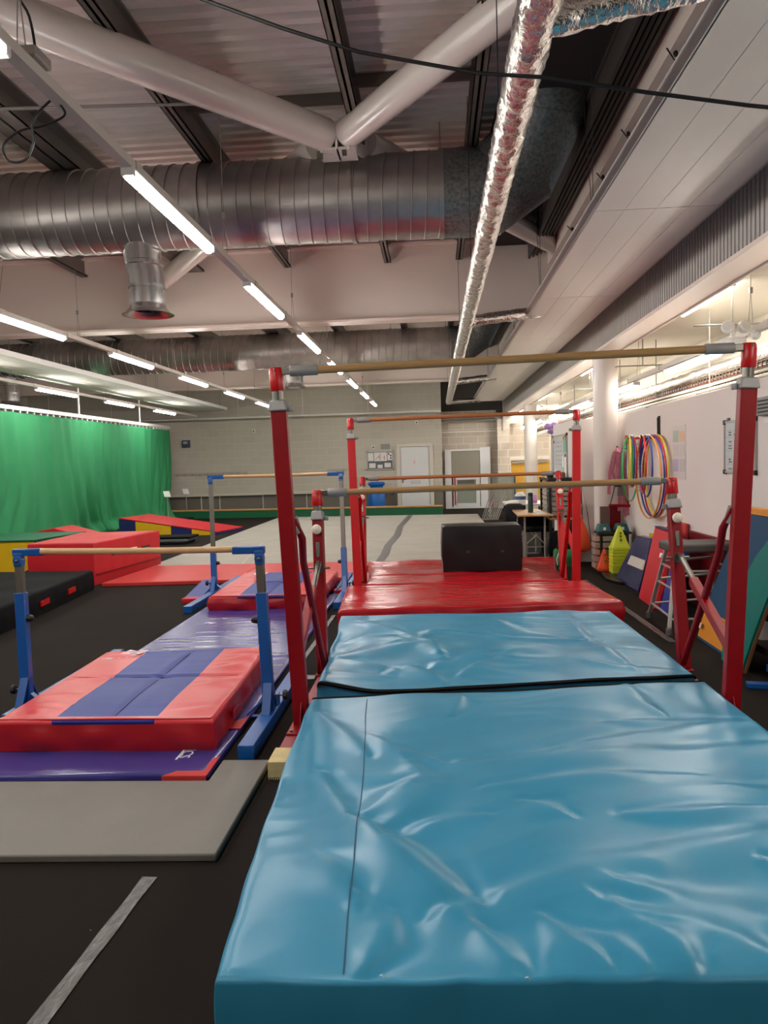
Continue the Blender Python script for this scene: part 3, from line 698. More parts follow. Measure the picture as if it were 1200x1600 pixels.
root = thing('crash_mat', 'light blue vinyl crash mat behind the black edging, between the low bar uprights', 'mat', (.4, 5.4, 0), 'light blue landing mats')
def bend2(X, Y, U, V):
    Y = Y + (1-V)**3*(.20*np.exp(-((X+.72)/.22)**2) + .012*pnoise(X*5, X*0+.7, 4)) - (1-V)**3*0
    X = X + .05*np.sin(np.pi*V)*(1-U)**2*(pnoise(Y*1.5, Y*0, 3)+.3)
    return X, Y
o, (nx_, ny_, nz_) = softmat('cover', [(-.725, 4.20), (1.475, 4.50), (1.42, 6.44), (-.83, 6.40)], 0.0, .22, [BLUE_MAT], res=.017, folds=dress(M2, .016, .036),
    amp=.018, fine=.0042, rad=.016, seed=6, stretch=(1.2, 5), ang=-.1, parent=root, bend=bend2)
edge_band(nx_, ny_, nz_, 0, .04, 'black_edging', root, -.004)

root = thing('crash_mat', 'large glossy red vinyl mat between the far red bars, behind the light blue mats', 'mat', (.4, 7.5, 0), 'red vinyl mats')
F3 = dress([[(rw.uniform(-.7, 1.0), y), (rw.uniform(-.2, 1.2), y+rw.uniform(-.12, .12)), (rw.uniform(.3, 1.5), y+rw.uniform(-.3, .2))] for y in [6.85+.13*i for i in range(10)]], .011, .03)
softmat('cover', [(-.90, 6.72), (1.66, 6.98), (1.56, 8.18), (-.98, 8.12)], 0, .2, [RED_MAT], res=.025, folds=F3, amp=.016, fine=.0055, rad=.03, seed=9, stretch=(1.1, 5), ang=0, parent=root, bulge=.012)
softmat('tongue', [(-.79, 8.20), (1.36, 8.22), (1.36, 8.84), (-.78, 8.84)], 0, .198, [RED_MAT], res=.03, folds=[], amp=.014, fine=.005, rad=.02, seed=12, stretch=(2, 8), parent=root)
root = thing('crash_mat', 'smaller glossy red vinyl mat under the black block at the back', 'mat', (.4, 9.6, 0), 'red vinyl mats')
F4 = dress([[(rw.uniform(-.7, 1.0), y), (rw.uniform(-.2, 1.2), y+rw.uniform(-.12, .12)), (rw.uniform(.3, 1.5), y+rw.uniform(-.3, .2))] for y in [8.95+.14*i for i in range(8)]], .011, .035)
softmat('cover', [(-.79, 8.89), (1.36, 8.89), (1.56, 10.3), (-.93, 10.24)], 0, .19, [RED_MAT], res=.03, folds=F4, amp=.02, fine=.006, rad=.03, seed=15, stretch=(1.2, 7), parent=root)
root = thing('foam_block', 'black vinyl covered foam block standing on the rear red mat', 'block', (.53, 9.3, .2))
softmat('cover', [(.065, 9.02), (.985, 9.04), (.985, 9.62), (.055, 9.6)], .2, .725, [BLACKV], res=.04, folds=[], amp=.012, fine=.004, rad=.02, seed=22, bulge=.010, stretch=(1, 5), parent=root)
for x in (.36, .76):
    b = MB(); 
    for s_ in (-1, 1): b.bar((x-.02, 9.012, .43+s_*.015), (x+.02, 9.012, .43-s_*.015), .004, .004)
    b.build('stitch_mark', mat('grey_thread', (110, 106, 100), .8), root)

# ================================================================== UNEVEN BARS
def upright(t, base, top, paint, sec=(.085, .06), cap_h=.125, tube_h=.05, clamp_h=.055, knob=False, face=-1):
    base, top = Vector(base), Vector(top); d = (top-base).normalized()
    L = (top-base).length; hs = L-cap_h-tube_h-clamp_h
    p1 = base+d*hs; p2 = p1+d*clamp_h; p3 = p2+d*tube_h
    b = MB().bar(base, p1, sec[0], sec[1], up=(0, 1, 0)); up = b.build('upright', paint, t, bevel=.006)
    s = top.x > base.x
    b = MB().bar(p1-d*.004, p2, sec[0]*1.22, sec[1]*1.5, up=(0, 1, 0), w2=sec[0]*.98, h2=sec[1]*1.2)
    cl = b.build('clamp', CAST, t, bevel=.008)
    side = 1 if base.x < .3 else -1
    b = MB().bar(p1+d*.01+Vector((side*sec[0]*.6, 0, 0)), p1+d*.02+Vector((side*(sec[0]*.6+.03), 0, -.012)), .02, .03)
    b.build('clamp_lever', CAST, cl, bevel=.003)
    b = MB().tube(p2-d*.01, p3+d*.02, .029, n=24); b.build('inner_tube', STEEL, t)
    b = MB().lathe([(.036, 0), (.038, .004), (.038, cap_h-.012), (.033, cap_h-.002), (.02, cap_h)], p3, d, 28); cp = b.build('red_cap', RED_CAP, t)
    b = MB().ball(p3+d*(cap_h-.018)+Vector((.0, -.037, 0)), .007); b.build('cap_bolt', STEEL, cp)
    if knob:
        kp = p1-d*.06+Vector((0, -sec[1]*.5, 0)); b = MB().lathe([(.012, 0), (.012, .02), (.03, .024), (.034, .034), (.030, .05), (.016, .058)], kp, (0, -1, 0), 24); b.build('white_knob', mat('cream_knob', (236, 226, 206), .35), t)
        kp = p1-d*.20+Vector((0, -sec[1]*.5-.004, 0)); b = MB().bar(kp-d*.055, kp+d*.05, .026, .012, up=(0, 1, 0)); b.build('slot_plate', STEEL, t, bevel=.005)
        kp = p1-d*.33; b = MB().tube(kp+Vector((-.075, -.02, 0)), kp+Vector((.075, -.02, 0)), .008).box(kp.x-.03, kp.x+.03, kp.y-.05, kp.y-.03, kp.z-.03, kp.z+.03); b.build('pivot_bolt', STEEL, t)
    return p3+d*(cap_h*.82)
def rail(t, a, c, wood, r=.021, sl=.15, stub=.05):
    a, c = Vector(a), Vector(c); d = (c-a).normalized()
    for p, e in ((a, d), (c, -d)):
        b = MB().bar(p+e*.02, p+e*(.02+stub+.03), .028, .036, up=(0, 0, 1)); b.build('end_stub', STEEL, t, bevel=.004)
        b = MB().lathe([(.024, 0), (.028, .004), (.0285, sl-.004), (.026, sl)], p+e*(.025+stub), e, 24); b.build('rail_sleeve', CAST, t)
    b = MB(); n = 12; pts = [a.lerp(c, i/n) for i in range(n+1)]; pts[0] = a+d*(.03+stub+sl*.8); pts[-1] = c-d*(.03+stub+sl*.8)
    b.path(pts, r, 20); b.build('wooden_rail', wood, t)
def bars(lab, hb, ht, lb, lt, woodh, woodl, paint, basez, y0, y1, z_b=.08, cut=None):
    """hb/ht/lb/lt: (left, right) base and top points"""
    t = thing('uneven_bars', lab, 'gymnastics bars', ((hb[0][0]+hb[1][0])/2, (hb[0][1]+lb[0][1])/2, 0), 'uneven bars sets')
    H = [upright(t, hb[i], ht[i], paint) for i in (0, 1)]
    Lw = [upright(t, lb[i], lt[i], paint, sec=(.072, .085), cap_h=.11, tube_h=.035, clamp_h=.06, knob=True) for i in (0, 1)]
    rail(t, H[0], H[1], woodh); rail(t, Lw[0], Lw[1], woodl, sl=.13)
    for i in (0, 1):
        s = 1 if i == 0 else -1
        hb_, ht_, lb_, lt_ = map(Vector, (hb[i], ht[i], lb[i], lt[i]))
        # long tubular strut: mid high upright -> foot of low upright
        fh = (1.16-hb_.z)/(ht_.z-hb_.z); p = hb_.lerp(ht_, fh)+Vector((s*.045, .02, 0)); q = lb_+Vector((s*.02, -.04, .04))
        b = MB().path([p+Vector((-s*.01, 0, .05)), p+Vector((s*.02, .05, -.06)), p.lerp(q, .2), q], [.012, .021, .021, .021], 14); b.build('tubular_strut', paint, t)
        b = MB().bar(p+Vector((-s*.01, 0, .06)), p+Vector((s*.01, .02, -.03)), .012, .04); b.build('strut_bracket', CAST, t, bevel=.003)
        # telescopic strut: low upright -> high upright foot
        fl = (.84-lb_.z)/(lt_.z-lb_.z); p = lb_.lerp(lt_, fl)+Vector((-s*.0, -.045, 0)); q = hb_.lerp(ht_, (.46-hb_.z)/(ht_.z-hb_.z))+Vector((0, .05, 0))
        m = p.lerp(q, .38)
        b = MB().bar(p, m, .022, .022).tube(p+Vector((.018, 0, 0)), m+Vector((.018, 0, 0)), .006); b.build('silver_slide', STEEL, t, bevel=.003)
        b = MB().bar(p.lerp(q, .33), q, .05, .055); b.build('box_strut', paint, t, bevel=.005)
    for i in (0, 1):
        x = (hb[i][0]+lb[i][0])/2; hx, lx = hb[i][0], lb[i][0]
        ya, yb = (y0[i], y1[i])
        b = MB().bar((x if abs(hx-lx) < .08 else hx, ya, z_b/2+.006), (x if abs(hx-lx) < .08 else lx, yb, z_b/2+.006), .085, z_b-.012); bm_ = b.build('base_beam', mat('worn_red_paint', (150, 42, 50), .5, var=.15, vscale=20), t, bevel=.004)
        b = MB().bar((hx-.0, hb[i][1]-.16, z_b+.004), (hx, hb[i][1]+.12, z_b+.004), .115, .014); b.prism([(hx, hb[i][1]-.10, z_b), (hx, hb[i][1]+.02, z_b), (hx, hb[i][1]-.03, z_b+.14)], (.008, 0, 0)); b.build('foot_plate', paint, t, bevel=.003)
        b = MB().bar((lx, lb[i][1]-.08, z_b+.004), (lx, lb[i][1]+.08, z_b+.004), .08, .014); b.prism([(lx-.03, lb[i][1]-.07, z_b), (lx-.03, lb[i][1]-.02, z_b), (lx-.03, lb[i][1]-.03, z_b+.15)], (.008, 0, 0)); b.build('foot_plate', paint, t, bevel=.003)
        for dx, dy in ((-.035, -.13), (.035, -.13)): MB().lathe([(.008, 0), (.008, .01)], (hx+dx, hb[i][1]+dy, z_b+.010), n=8).build('plate_bolt', STEEL, t)
    return t
nb = bars('near red uneven bars with tall uprights straddling the light blue mats',
     [(-.762, 4.08, .085), (1.54, 4.14, .085)], [(-.838, 4.1, 2.025), (1.622, 4.1, 2.06)],
     [(-.80, 5.12, .085), (1.615, 5.14, .085)], [(-.822, 5.28, 1.325), (1.585, 5.3, 1.345)], WOOD2, WOOD2, RED_PAINT, .08, (3.72, 3.72), (5.7, 5.6))
for x in (-.79, 1.56):
    b = MB().box(x-.048, x+.045, 3.55, 3.74, .012, .085)
    for q in range(9): b.box(x-.045+q*.0102, x-.040+q*.0102, 3.548, 3.73, 0, .014)
    b.build('end_block', WOODB, nb)
bars('far red uneven bars standing over the red mats', [(-.865, 8.2, .085), (1.475, 8.28, .085)], [(-.925, 8.5, 2.0), (1.54, 8.5, 2.02)],
     [(-.885, 9.05, .085), (1.45, 8.95, .085)], [(-.915, 9.6, 1.325), (1.51, 9.6, 1.33)], WOODO, WOODO, RED_PAINT2, .08, (7.95, 7.95), (10.2, 10.2))

# ================================================================== BLUE JUNIOR BARS
def junior(lab, L, R, zt, sp, ry0, ry1, zin):
    """L/R base xy"""
    t = thing('junior_bar', lab, 'gymnastics bar', ((L[0]+R[0])/2, (L[1]+R[1])/2, 0), 'blue junior bars')
    tops = []
    for i, (p, tp) in enumerate(((L, sp[0]), (R, sp[1]))):
        s = 1 if i == 0 else -1
        base = Vector((p[0], p[1], .06)); top = Vector((tp[0], tp[1], zt)); d = (top-base).normalized()
        mid = base+d*((zin-.06)/(zt-.06)*(top-base).length)
        MB().bar(base, mid, .065, .05, up=(0, 1, 0)).build('post', BLUE_PAINT, t, bevel=.004)
        MB().bar(mid-d*.01, top-d*.07, .048, .036, up=(0, 1, 0)).build('inner_post', mat('pewter_tube', (112, 108, 100), .4, metal=.6), t, bevel=.003)
        MB().bar(top-d*.09, top-d*.01, .05, .05, up=(0, 1, 0)).tube(top-d*.055+Vector((-.0, -.03, 0)), top-d*.055+Vector((0, .03, 0)), .026, n=20).build('top_bracket', BLUE_PAINT, t, bevel=.003)
        MB().ball(top-d*.055+Vector((0, -.032, 0)), .010).build('bracket_bolt', STEEL, t)
        MB().lathe([(.022, 0), (.024, .01), (.02, .03), (.012, .04)], mid-d*.16+Vector((s*.032, 0, 0)), (s, 0, 0), 14).build('locking_knob', BLACKP, t)
        MB().bar(top+Vector((-s*.035, 0, -.005)), top+Vector((s*.16, 0, -.005)), .04, .045).build('rail_socket', BLUE_PAINT, t, bevel=.007)
        tops.append(top)
        # feet
        MB().bar((p[0], ry0[i], .04), (p[0], ry1[i], .04), .085, .075).build('base_beam', BLUE_PAINT, t, bevel=.004)
        b = MB()
        for dy in (-.10, .10): b.bar((p[0], p[1]+dy, .075), (p[0], p[1]+dy*.18, .24), .05, .012)
        b.prism([(p[0]-.004, p[1]-.1, .075), (p[0]-.004, p[1]+.1, .075), (p[0]-.004, p[1], .24)], (.008, 0, 0)); b.build('gusset', BLUE_PAINT, t, bevel=.002)
        MB().bar((p[0]+s*.03, p[1], .14), (p[0]+s*.13, p[1], .05), .04, .01).build('side_brace', BLUE_PAINT, t)
        MB().tube((p[0]-s*.03, p[1]+.02, .16), (p[0]-s*.085, p[1]+.02, .16), .007).build('bolt', STEEL, t)
        MB().lathe([(.026, 0), (.03, .006), (.03, .022), (.02, .03)], (p[0]-s*.08, p[1]+.02, .16), (-s, 0, 0), 8).build('hand_knob', BLACKP, t, bevel=.003)
        MB().bar((p[0]-s*.05, p[1]+.02, .10), (p[0]-s*.05, p[1]+.02, .17), .012, .05).build('knob_plate', BLUE_PAINT, t)
    MB().box(L[0], R[0], (L[1]+R[1])/2-.02, (L[1]+R[1])/2+.02, .008, .018).build('cross_brace', BLUE_PAINT, t, bevel=.003)
    a, c = tops; d = (c-a).normalized(); n = 10
    MB().path([a+d*.155+(c-a-d*.31)*(i/n)+Vector((0, 0, -.004*math.sin(math.pi*i/n))) for i in range(n+1)], .0195, 20).build('wooden_rail', WOOD, t)
junior('blue junior bar nearest the camera, over the near red and blue mat', (-2.56, 4.52), (-1.005, 4.36), 1.015, [(-2.605, 4.6), (-1.05, 4.45)], (4.3, 3.79), (5.9, 5.4), .76)
junior('blue junior bar further back, over the far red and blue mat', (-2.60, 8.72), (-1.05, 8.55), 1.395, [(-2.645, 8.9), (-1.10, 8.9)], (7.72, 7.82), (9.9, 9.85), .55)

# ================================================================== LEFT HAND MATS
root = thing('folding_mat', 'long violet blue vinyl floor mat running under both red and blue mats', 'mat', (-1.7, 6, 0))
F5 = [([(rw.uniform(-2.3, -2.0), y), (-1.7, y+rw.uniform(-.06, .06)), (rw.uniform(-1.5, -1.2), y+rw.uniform(-.05, .05))], .0035, .025) for y in [5.6+.09*i for i in range(26)]]
softmat('mat_body', [(-2.46, 3.50), (-1.13, 3.54), (-1.13, 8.5), (-2.46, 8.5)], 0.0, .035, [PURPLE], res=.028, folds=F5, amp=.006, fine=.003, rad=.012, seed=31, stretch=(1, 10), bulge=.002, parent=root)
b = MB().prism([(-1.34, 3.497, .037), (-1.125, 3.50, .037), (-1.125, 3.74, .037)], (0, 0, .004)).prism([(-1.34, 3.497, .004), (-1.125, 3.497, .004), (-1.125, 3.497, .039), (-1.34, 3.497, .039)], (0, -.003, 0))
b.build('red_corner', RED_SHEET, root)
b = MB().prism([(-1.125, 4.15, .0375), (-1.30, 4.15, .0375), (-1.125, 4.35, .0375)], (0, 0, .003)); b.build('red_corner', RED_SHEET, root)
def text(body, size, loc, rot, m, parent=None, name='lettering', ext=.0008, **k):
    cu = bpy.data.curves.new(name, 'FONT'); cu.body = body; cu.size = size; cu.extrude = ext; cu.align_x = 'LEFT'; cu.resolution_u = 3
    ob = bpy.data.objects.new(name, cu); me = None
    COL.objects.link(ob); bpy.context.view_layer.update()
    me = bpy.data.meshes.new_from_object(ob.evaluated_get(bpy.context.evaluated_depsgraph_get())); COL.objects.unlink(ob); bpy.data.objects.remove(ob)
    o = bpy.data.objects.new(name, me); me.materials.append(m); COL.objects.link(o)
    org = ORG_[parent.name] if parent is not None else Vector((0, 0, 0))
    o.parent = parent; o.location = Vector(loc)-org; o.rotation_euler = rot; return tag(o, **k)
INK = mat('white_print', (226, 222, 232), .6)
text('GYMNASTICS', .085, (-1.32, 4.235, .041), (0, 0, math.radians(-92)), INK, root)
b = MB().box(-1.345, -1.335, 3.70, 4.2, .039, .0415); b.build('print_line', INK, root)
root = thing('landing_mat', 'thin grey foam mat on the floor in front of the violet mat', 'mat', (-1.9, 3.2, 0))
MB().prism([(-3.6, 2.72, 0), (-.87, 2.785, 0), (-.865, 3.72, 0), (-1.105, 3.72, 0), (-1.105, 3.47, 0), (-3.6, 3.45, 0)], (0, 0, .032)).build('mat_body', GREYM, root, bevel=.007)
# red and blue crash mats
def rb_mat(lab, c, z0, z1, seed, logo=True):
    root = thing('crash_mat', lab, 'mat', ((c[0][0]+c[1][0])/2, (c[0][1]+c[2][1])/2, z0), 'red and blue crash mats')
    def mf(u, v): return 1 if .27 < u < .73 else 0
    rr = random.Random(seed); fo = []
    for i in range(16):
        y = c[0][1]+(c[2][1]-c[0][1])*(i+.5)/16
        for xa, xb in ((c[0][0]+.02, c[0][0]+.3), (c[1][0]-.3, c[1][0]-.02)):
            if rr.random() < .75: fo.append(([(xa+rr.uniform(0, .05), y), ((xa+xb)/2, y+rr.uniform(-.04, .04)), (xb-rr.uniform(0, .06), y+rr.uniform(-.07, .07))], rr.uniform(.005, .011), .026))
    ym = (c[0][1]+c[2][1])/2+.05
    fo.append(([(c[0][0], ym), (c[1][0], ym+.02)], -.009, .012)); fo.append(([((c[0][0]+c[1][0])/2+.03, c[0][1]+.05), ((c[0][0]+c[1][0])/2, c[2][1]-.02)], -.006, .02))
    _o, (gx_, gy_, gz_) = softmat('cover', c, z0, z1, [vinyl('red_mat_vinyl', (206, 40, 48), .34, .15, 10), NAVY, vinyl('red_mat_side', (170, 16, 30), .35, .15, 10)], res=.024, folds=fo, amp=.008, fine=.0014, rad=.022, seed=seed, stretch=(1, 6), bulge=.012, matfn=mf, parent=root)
    xa, xb, y = c[0][0], c[1][0], c[0][1]
    for pp in ([(xa+.02, ym), ((xa+xb)/2, ym-.01), (xb-.02, ym+.02)], [((xa+xb)/2+.03, y+.06), ((xa+xb)/2+.01, ym), ((xa+xb)/2, c[2][1]-.05)]):
        L_ = []
        for a_, c_ in zip(pp[:-1], pp[1:]): L_ += [(a_[0]+(c_[0]-a_[0])*q/8, a_[1]+(c_[1]-a_[1])*q/8, surf(gx_, gy_, gz_, a_[0]+(c_[0]-a_[0])*q/8, a_[1]+(c_[1]-a_[1])*q/8)) for q in range(8)]
        ribbon(L_, .004, 'stitched_seam', mat('dark_thread', (60, 20, 50), .8), root, lift=.002)
    # red hem and a blue peep along the front top edge
    MB().box(xa+.015, xb-.015, y+.012, y+.05, z1-.006, z1+.006).build('front_hem', RED_CAP, root, bevel=.004)
    MB().box(xa+.27*(xb-xa), xa+.73*(xb-xa), y-.006, y+.014, z1-.016, z1-.004).build('blue_flap', NAVY, root, bevel=.002)
    for q in (.25, .75): MB().box(xb+.012, xb+.016, y+(c[2][1]-y)*q-.06, y+(c[2][1]-y)*q+.06, z0+.05, z0+.10).build('side_tab', vinyl('red_mat_side', (170, 16, 30)), root)
    if logo:
        cx, cy = xa+.15, c[2][1]-.22; b = MB()
        b.prism([(cx-.05+.0*i, cy, z1+.006) for i in (0,)]+[(cx+.02, cy-.05, z1+.006), (cx+.10, cy+.02, z1+.006), (cx+.12, cy+.12, z1+.006), (cx+.04, cy+.10, z1+.006), (cx-.02, cy+.14, z1+.006)], (0, 0, .002))
        for q in range(4): b.box(cx-.12+q*.02, cx-.05+q*.05, cy-.12+q*.022, cy-.112+q*.022, z1+.006, z1+.008)
        b.build('white_emblem', mat('white_print', (226, 222, 232)), root)
        MB().box(cx+.02, cx+.07, cy+.02, cy+.04, z1+.008, z1+.0095).box(cx, cx+.03, cy+.07, cy+.085, z1+.008, z1+.0095).build('emblem_mark', NAVY_DK, root)
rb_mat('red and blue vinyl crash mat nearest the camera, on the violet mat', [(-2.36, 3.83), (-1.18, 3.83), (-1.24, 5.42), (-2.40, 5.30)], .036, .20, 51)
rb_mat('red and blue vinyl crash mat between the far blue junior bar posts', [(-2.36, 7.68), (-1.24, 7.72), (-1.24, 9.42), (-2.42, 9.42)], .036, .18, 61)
# small blue wedge panels beside far junior bar
for i, (x0, x1, y0, y1, lb) in enumerate(((-2.86, -2.66, 8.35, 9.5, 'small blue and red wedge mat left of the far junior bar'), (-1.2, -1.11, 8.75, 9.9, 'narrow dark blue and red mat edge right of the far junior bar'))):
    t = thing('wedge_mat', lb, 'mat', ((x0+x1)/2, (y0+y1)/2, 0))
    MB().prism([(x0, y0, .0), (x0-.12 if i == 0 else x0, y1, .0), (x0-.12 if i == 0 else x0, y1, .09), (x0, y0, .045)], (x1-x0, 0, 0)).build('wedge_body', NAVY, t, bevel=.006)
    MB().box(x0-.01, x1-.02, y0-.02, y0+.12, .0, .05).build('red_end', RED_DULL, t, bevel=.004)
# big thin red mat, grey carpet
root = thing('floor_mat', 'thin flat red mat across the floor beside the red foam block', 'mat', (-2.8, 10.4, 0))
MB().prism([(-4.36, 9.62, 0), (-2.63, 9.72, 0), (-2.63, 11.3, 0), (-4.28, 11.3, 0)], (0, 0, .05)).build('mat_panel', RED_SHEET, root, bevel=.008)
MB().prism([(-2.62, 9.72, 0), (-1.0, 9.72, 0), (-1.0, 11.3, 0), (-2.62, 11.3, 0)], (0, 0, .05)).build('mat_panel', RED_SHEET, root, bevel=.008)
b = MB().prism([(-4.38, 11.33, 0), (1.12, 11.33, 0), (1.12, 21.1, 0), (-4.5, 21.7, 0)], (0, 0, .035))
t = thing('floor_carpet', 'large grey exercise floor carpet filling the middle of the hall', 'carpet', (-1.6, 16, 0)); b.build('carpet', CARPETG, t)
pts = [(-.86, 11.4), (-.84, 12.3), (-.87, 13.5), (-.80, 15.5), (-.84, 17.5), (-.76, 20), (-.72, 21.1)]
ribbon([(x, y, .036) for x, y in pts], .13, 'seam_tape', mat('dark_grey_tape', (88, 86, 82), .6), t)
ribbon([(-2.95+.45*0, 11.35, .036), (-3.35, 14.5, .036), (-2.2, 20, .036)], .05, 'pale_seam', mat('pale_seam', (172, 168, 160), .9), t, thick=.002)
# red foam block
root = thing('foam_block', 'big red fabric foam block beside the green and yellow one', 'block', (-4.9, 10.6, 0))
softmat('cover', [(-5.45, 9.85), (-4.52, 9.78), (-4.30, 11.62), (-5.50, 11.5)], 0, .56, [RED_DULL], res=.06, amp=.008, fine=.002, rad=.02, seed=71, bulge=.006, parent=root)
sd = Vector((.22, 1.84, 0)).normalized()
for q in (.42, 1.25):
    p = Vector((-4.515, 9.78, .36))+sd*q; MB().bar(p+Vector((.02, 0, 0)), p+sd*.22+Vector((.02, 0, .01)), .03, .024).build('carry_handle', BLACKP, root, bevel=.003)
p = Vector((-4.515, 9.78, .36))+sd*.88+Vector((.018, 0, 0)); MB().bar(p, p+sd*.2, .03, .06).build('white_label', CARD, root)
MB().bar(Vector((-4.505, 9.8, .14)), Vector((-4.505, 9.8, .14))+sd*1.78, .03, .008).build('seam_line', MAROON, root)
# green and yellow block
t = thing('foam_block', 'green topped yellow foam block at the left edge, behind the black mat', 'block', (-6.3, 11, 0))
MB().box(-6.9, -5.74, 10.52, 10.56, .02, .53).build('yellow_front', YELLOW, t, bevel=.006)
MB().prism([(-6.9, 10.56, .0), (-5.72, 10.56, .0), (-5.56, 11.75, 0), (-6.9, 11.75, 0)], (0, 0, .53)).build('green_body', GREEN_V, t, bevel=.012)
MB().prism([(-6.9, 10.5, .53), (-5.72, 10.5, .53), (-5.55, 11.8, .53), (-6.9, 11.8, .53)], (0, 0, .03)).build('green_top', GREEN_V, t, bevel=.01)
MB().prism([(-6.1, 10.515, .02), (-5.74, 10.515, .02), (-5.74, 10.515, .16)], (0, -.004, 0)).build('navy_corner', NAVY_DK, t)
t = thing('wedge_mat', 'small red wedge peeping behind the green topped block', 'mat', (-6.4, 12.9, 0))
MB().prism([(-6.85, 12.6, 0), (-6.0, 12.6, 0), (-6.0, 12.6, .42), (-6.5, 12.6, .56), (-6.85, 12.6, .5)], (0, .7, 0)).build('wedge_body', RED_DULL, t, bevel=.01)
root = thing('crash_mat', 'thick black crash mat lying at the left edge on the floor', 'mat', (-5.3, 8.2, 0), None)
softmat('cover', [(-6.4, 6.6), (-4.08, 6.6), (-4.37, 9.42), (-6.6, 9.46)], 0, .25, [BLACKF], res=.06, amp=.012, fine=.002, rad=.03, seed=81, bulge=.008, parent=root)
for y in (7.85, 8.62): MB().bar((-4.08-.1028*(y-6.7)+.01, y-.1, .12), (-4.08-.1028*(y-6.48)+.01, y+.12, .125), .03, .055).build('red_label', RED_CAP, root)
# rainbow wedge
t = thing('wedge_mat', 'red topped wedge with blue and yellow blocks along its side', 'mat', (-6.2, 17.1, 0))
A = Vector((-7.2, 16.95, 0)); Bp = Vector((-4.9, 16.85, 0)); back = Vector((.25, 1.25, 0))
def hgt(u): return .40*(1-u)+.05*u
cuts = [(0, .17, NAVY_DK, 'blue_section'), (.17, .53, YELLOW, 'yellow_section'), (.53, .74, NAVY_DK, 'blue_section'), (.74, .97, YELLOW, 'yellow_section'), (.97, 1, NAVY_DK, 'blue_section')]
for a, c, m, nm in cuts:
    p, q = A.lerp(Bp, a), A.lerp(Bp, c); z = Vector((0, 0, 1))
    MB().hexa([p, q, q+back, p+back, p+z*hgt(a), q+z*hgt(c), q+back+z*hgt(c), p+back+z*hgt(a)]).build(nm, m, t)
z = Vector((0, 0, .41)); z2 = Vector((0, 0, .055)); e = Vector((0, 0, .02))
MB().hexa([A+z, Bp+z2, Bp+back+z2, A+back+z, A+z+e, Bp+z2+e, Bp+back+z2+e, A+back+z+e]).build('red_top', RED_DULL, t)
for i, (x, y, sx, sy, n_, lb) in enumerate(((-5.55, 15.2, 1.1, .7, 3, 'dark folded mats lying behind the red foam block'), (-7.1, 19.6, .9, 1.4, 4, 'grey and black folded mats by the foot of the curtain'))):
    t = thing('folded_mat', lb, 'mat', (x, y, 0))
    for q in range(n_): MB().box(x-sx/2+.05*q, x+sx/2+.04*q, y-sy/2+.06*q, y+sy/2, .05*q+.002, .05*q+.048).build('mat_fold', [BLACKF, mat('grey_vinyl', (96, 96, 98), .5)][(q+i) % 2], t, bevel=.008)
# tape lines on the black floor
def tape(pts, wd, lb): 
    P = []
    for a, c in zip(pts[:-1], pts[1:]):
        for q in range(14): P.append((a[0]+(c[0]-a[0])*q/14, a[1]+(c[1]-a[1])*q/14, .002))
    return ribbon(P, wd, 'floor_tape', TAPE, None, lift=.002, thick=.001, label=lb, cat='tape')
tape([(-1.14, 1.7), (-1.12, 1.93), (-1.085, 2.73)], .05, 'strip of shiny clear tape on the black floor at lower left')
tape([(-.76, 1.72), (-.68, 1.86)], .09, 'scrap of silver tape beside the near corner of the blue mat')
tape([(-1.07, 5.0), (-1.05, 6.3), (-1.045, 7.6)], .035, 'worn silver tape along the edge of the violet mat')
tape([(-.96, 5.30), (-.88, 5.30)], .10, 'small patch of tape beside the left low upright')
tape([(1.86, 6.2), (1.83, 7.4), (1.78, 9.6)], .06, 'long strip of pale tape on the floor right of the red mat')

# ================================================================== CURTAIN AND LEFT SIDE
t = thing('curtain', 'tall green curtain hanging along the left side of the hall', 'curtain', (-8.0, 16, 0))
ny, nz = 420, 40
vs = []; y0, y1 = 8.0, 22.8
for i in range(ny+1):
    y = y0+(y1-y0)*i/ny
    for j in range(nz+1):
        h = j/nz; dn = 1-h
        x = -7.98
        x += .016*math.sin(y*13+math.sin(y*2.3)*1.8+math.sin(y*.7)*4)*(.4+.6*h)+.03*noise.noise(Vector((y*3.1, h*.6, 9)))
        yq = y+dn*dn*1.1*math.sin(y*.55+1)
        x += dn*(.16*noise.noise(Vector((yq*.9, 4, 1)))+.20*abs(noise.noise(Vector((yq*2.1, dn*.5, 3))))+.07*noise.noise(Vector((yq*4.7, dn, 5))))
        x -= dn*dn*.35*max(0, math.sin((y-10)*.9+dn*.7))
        if dn > .9: x += (dn-.9)*2.2*(.6+.5*math.sin(y*5))
        z = 2.66*h + (.02*math.sin(y*7) if j == 0 else 0)+.012
        yy = y+dn**2*.5*math.exp(-((y-y1)/1.8)**2)*-1.0
        vs.append((x, yy, z))
fs = [(i*(nz+1)+j, (i+1)*(nz+1)+j, (i+1)*(nz+1)+j+1, i*(nz+1)+j+1) for i in range(ny) for j in range(nz)]
o = MB().add(vs, fs).build('curtain_cloth', CURTAIN, t, smooth=80)
sm = o.modifiers.new('thick', 'SOLIDIFY'); sm.thickness = .006
MB().box(-8.06, -7.98, 6, 22.9, 2.72, 2.80).build('curtain_track', mat('track_white', (206, 204, 200), .4), t, bevel=.004)
for i in range(56):
    y = 8.2+i*.262; MB().box(-8.03, -8.0, y, y+.03, 2.655, 2.725).build('curtain_clip', CARD, t)
for i, y in enumerate((12.8, 17.0, 20.6)):
    b = MB().tube((-8.02, y, 2.8), (-8.02, y, 4.7), .025, n=10)
    b.build('track_hanger', WHITE, t)
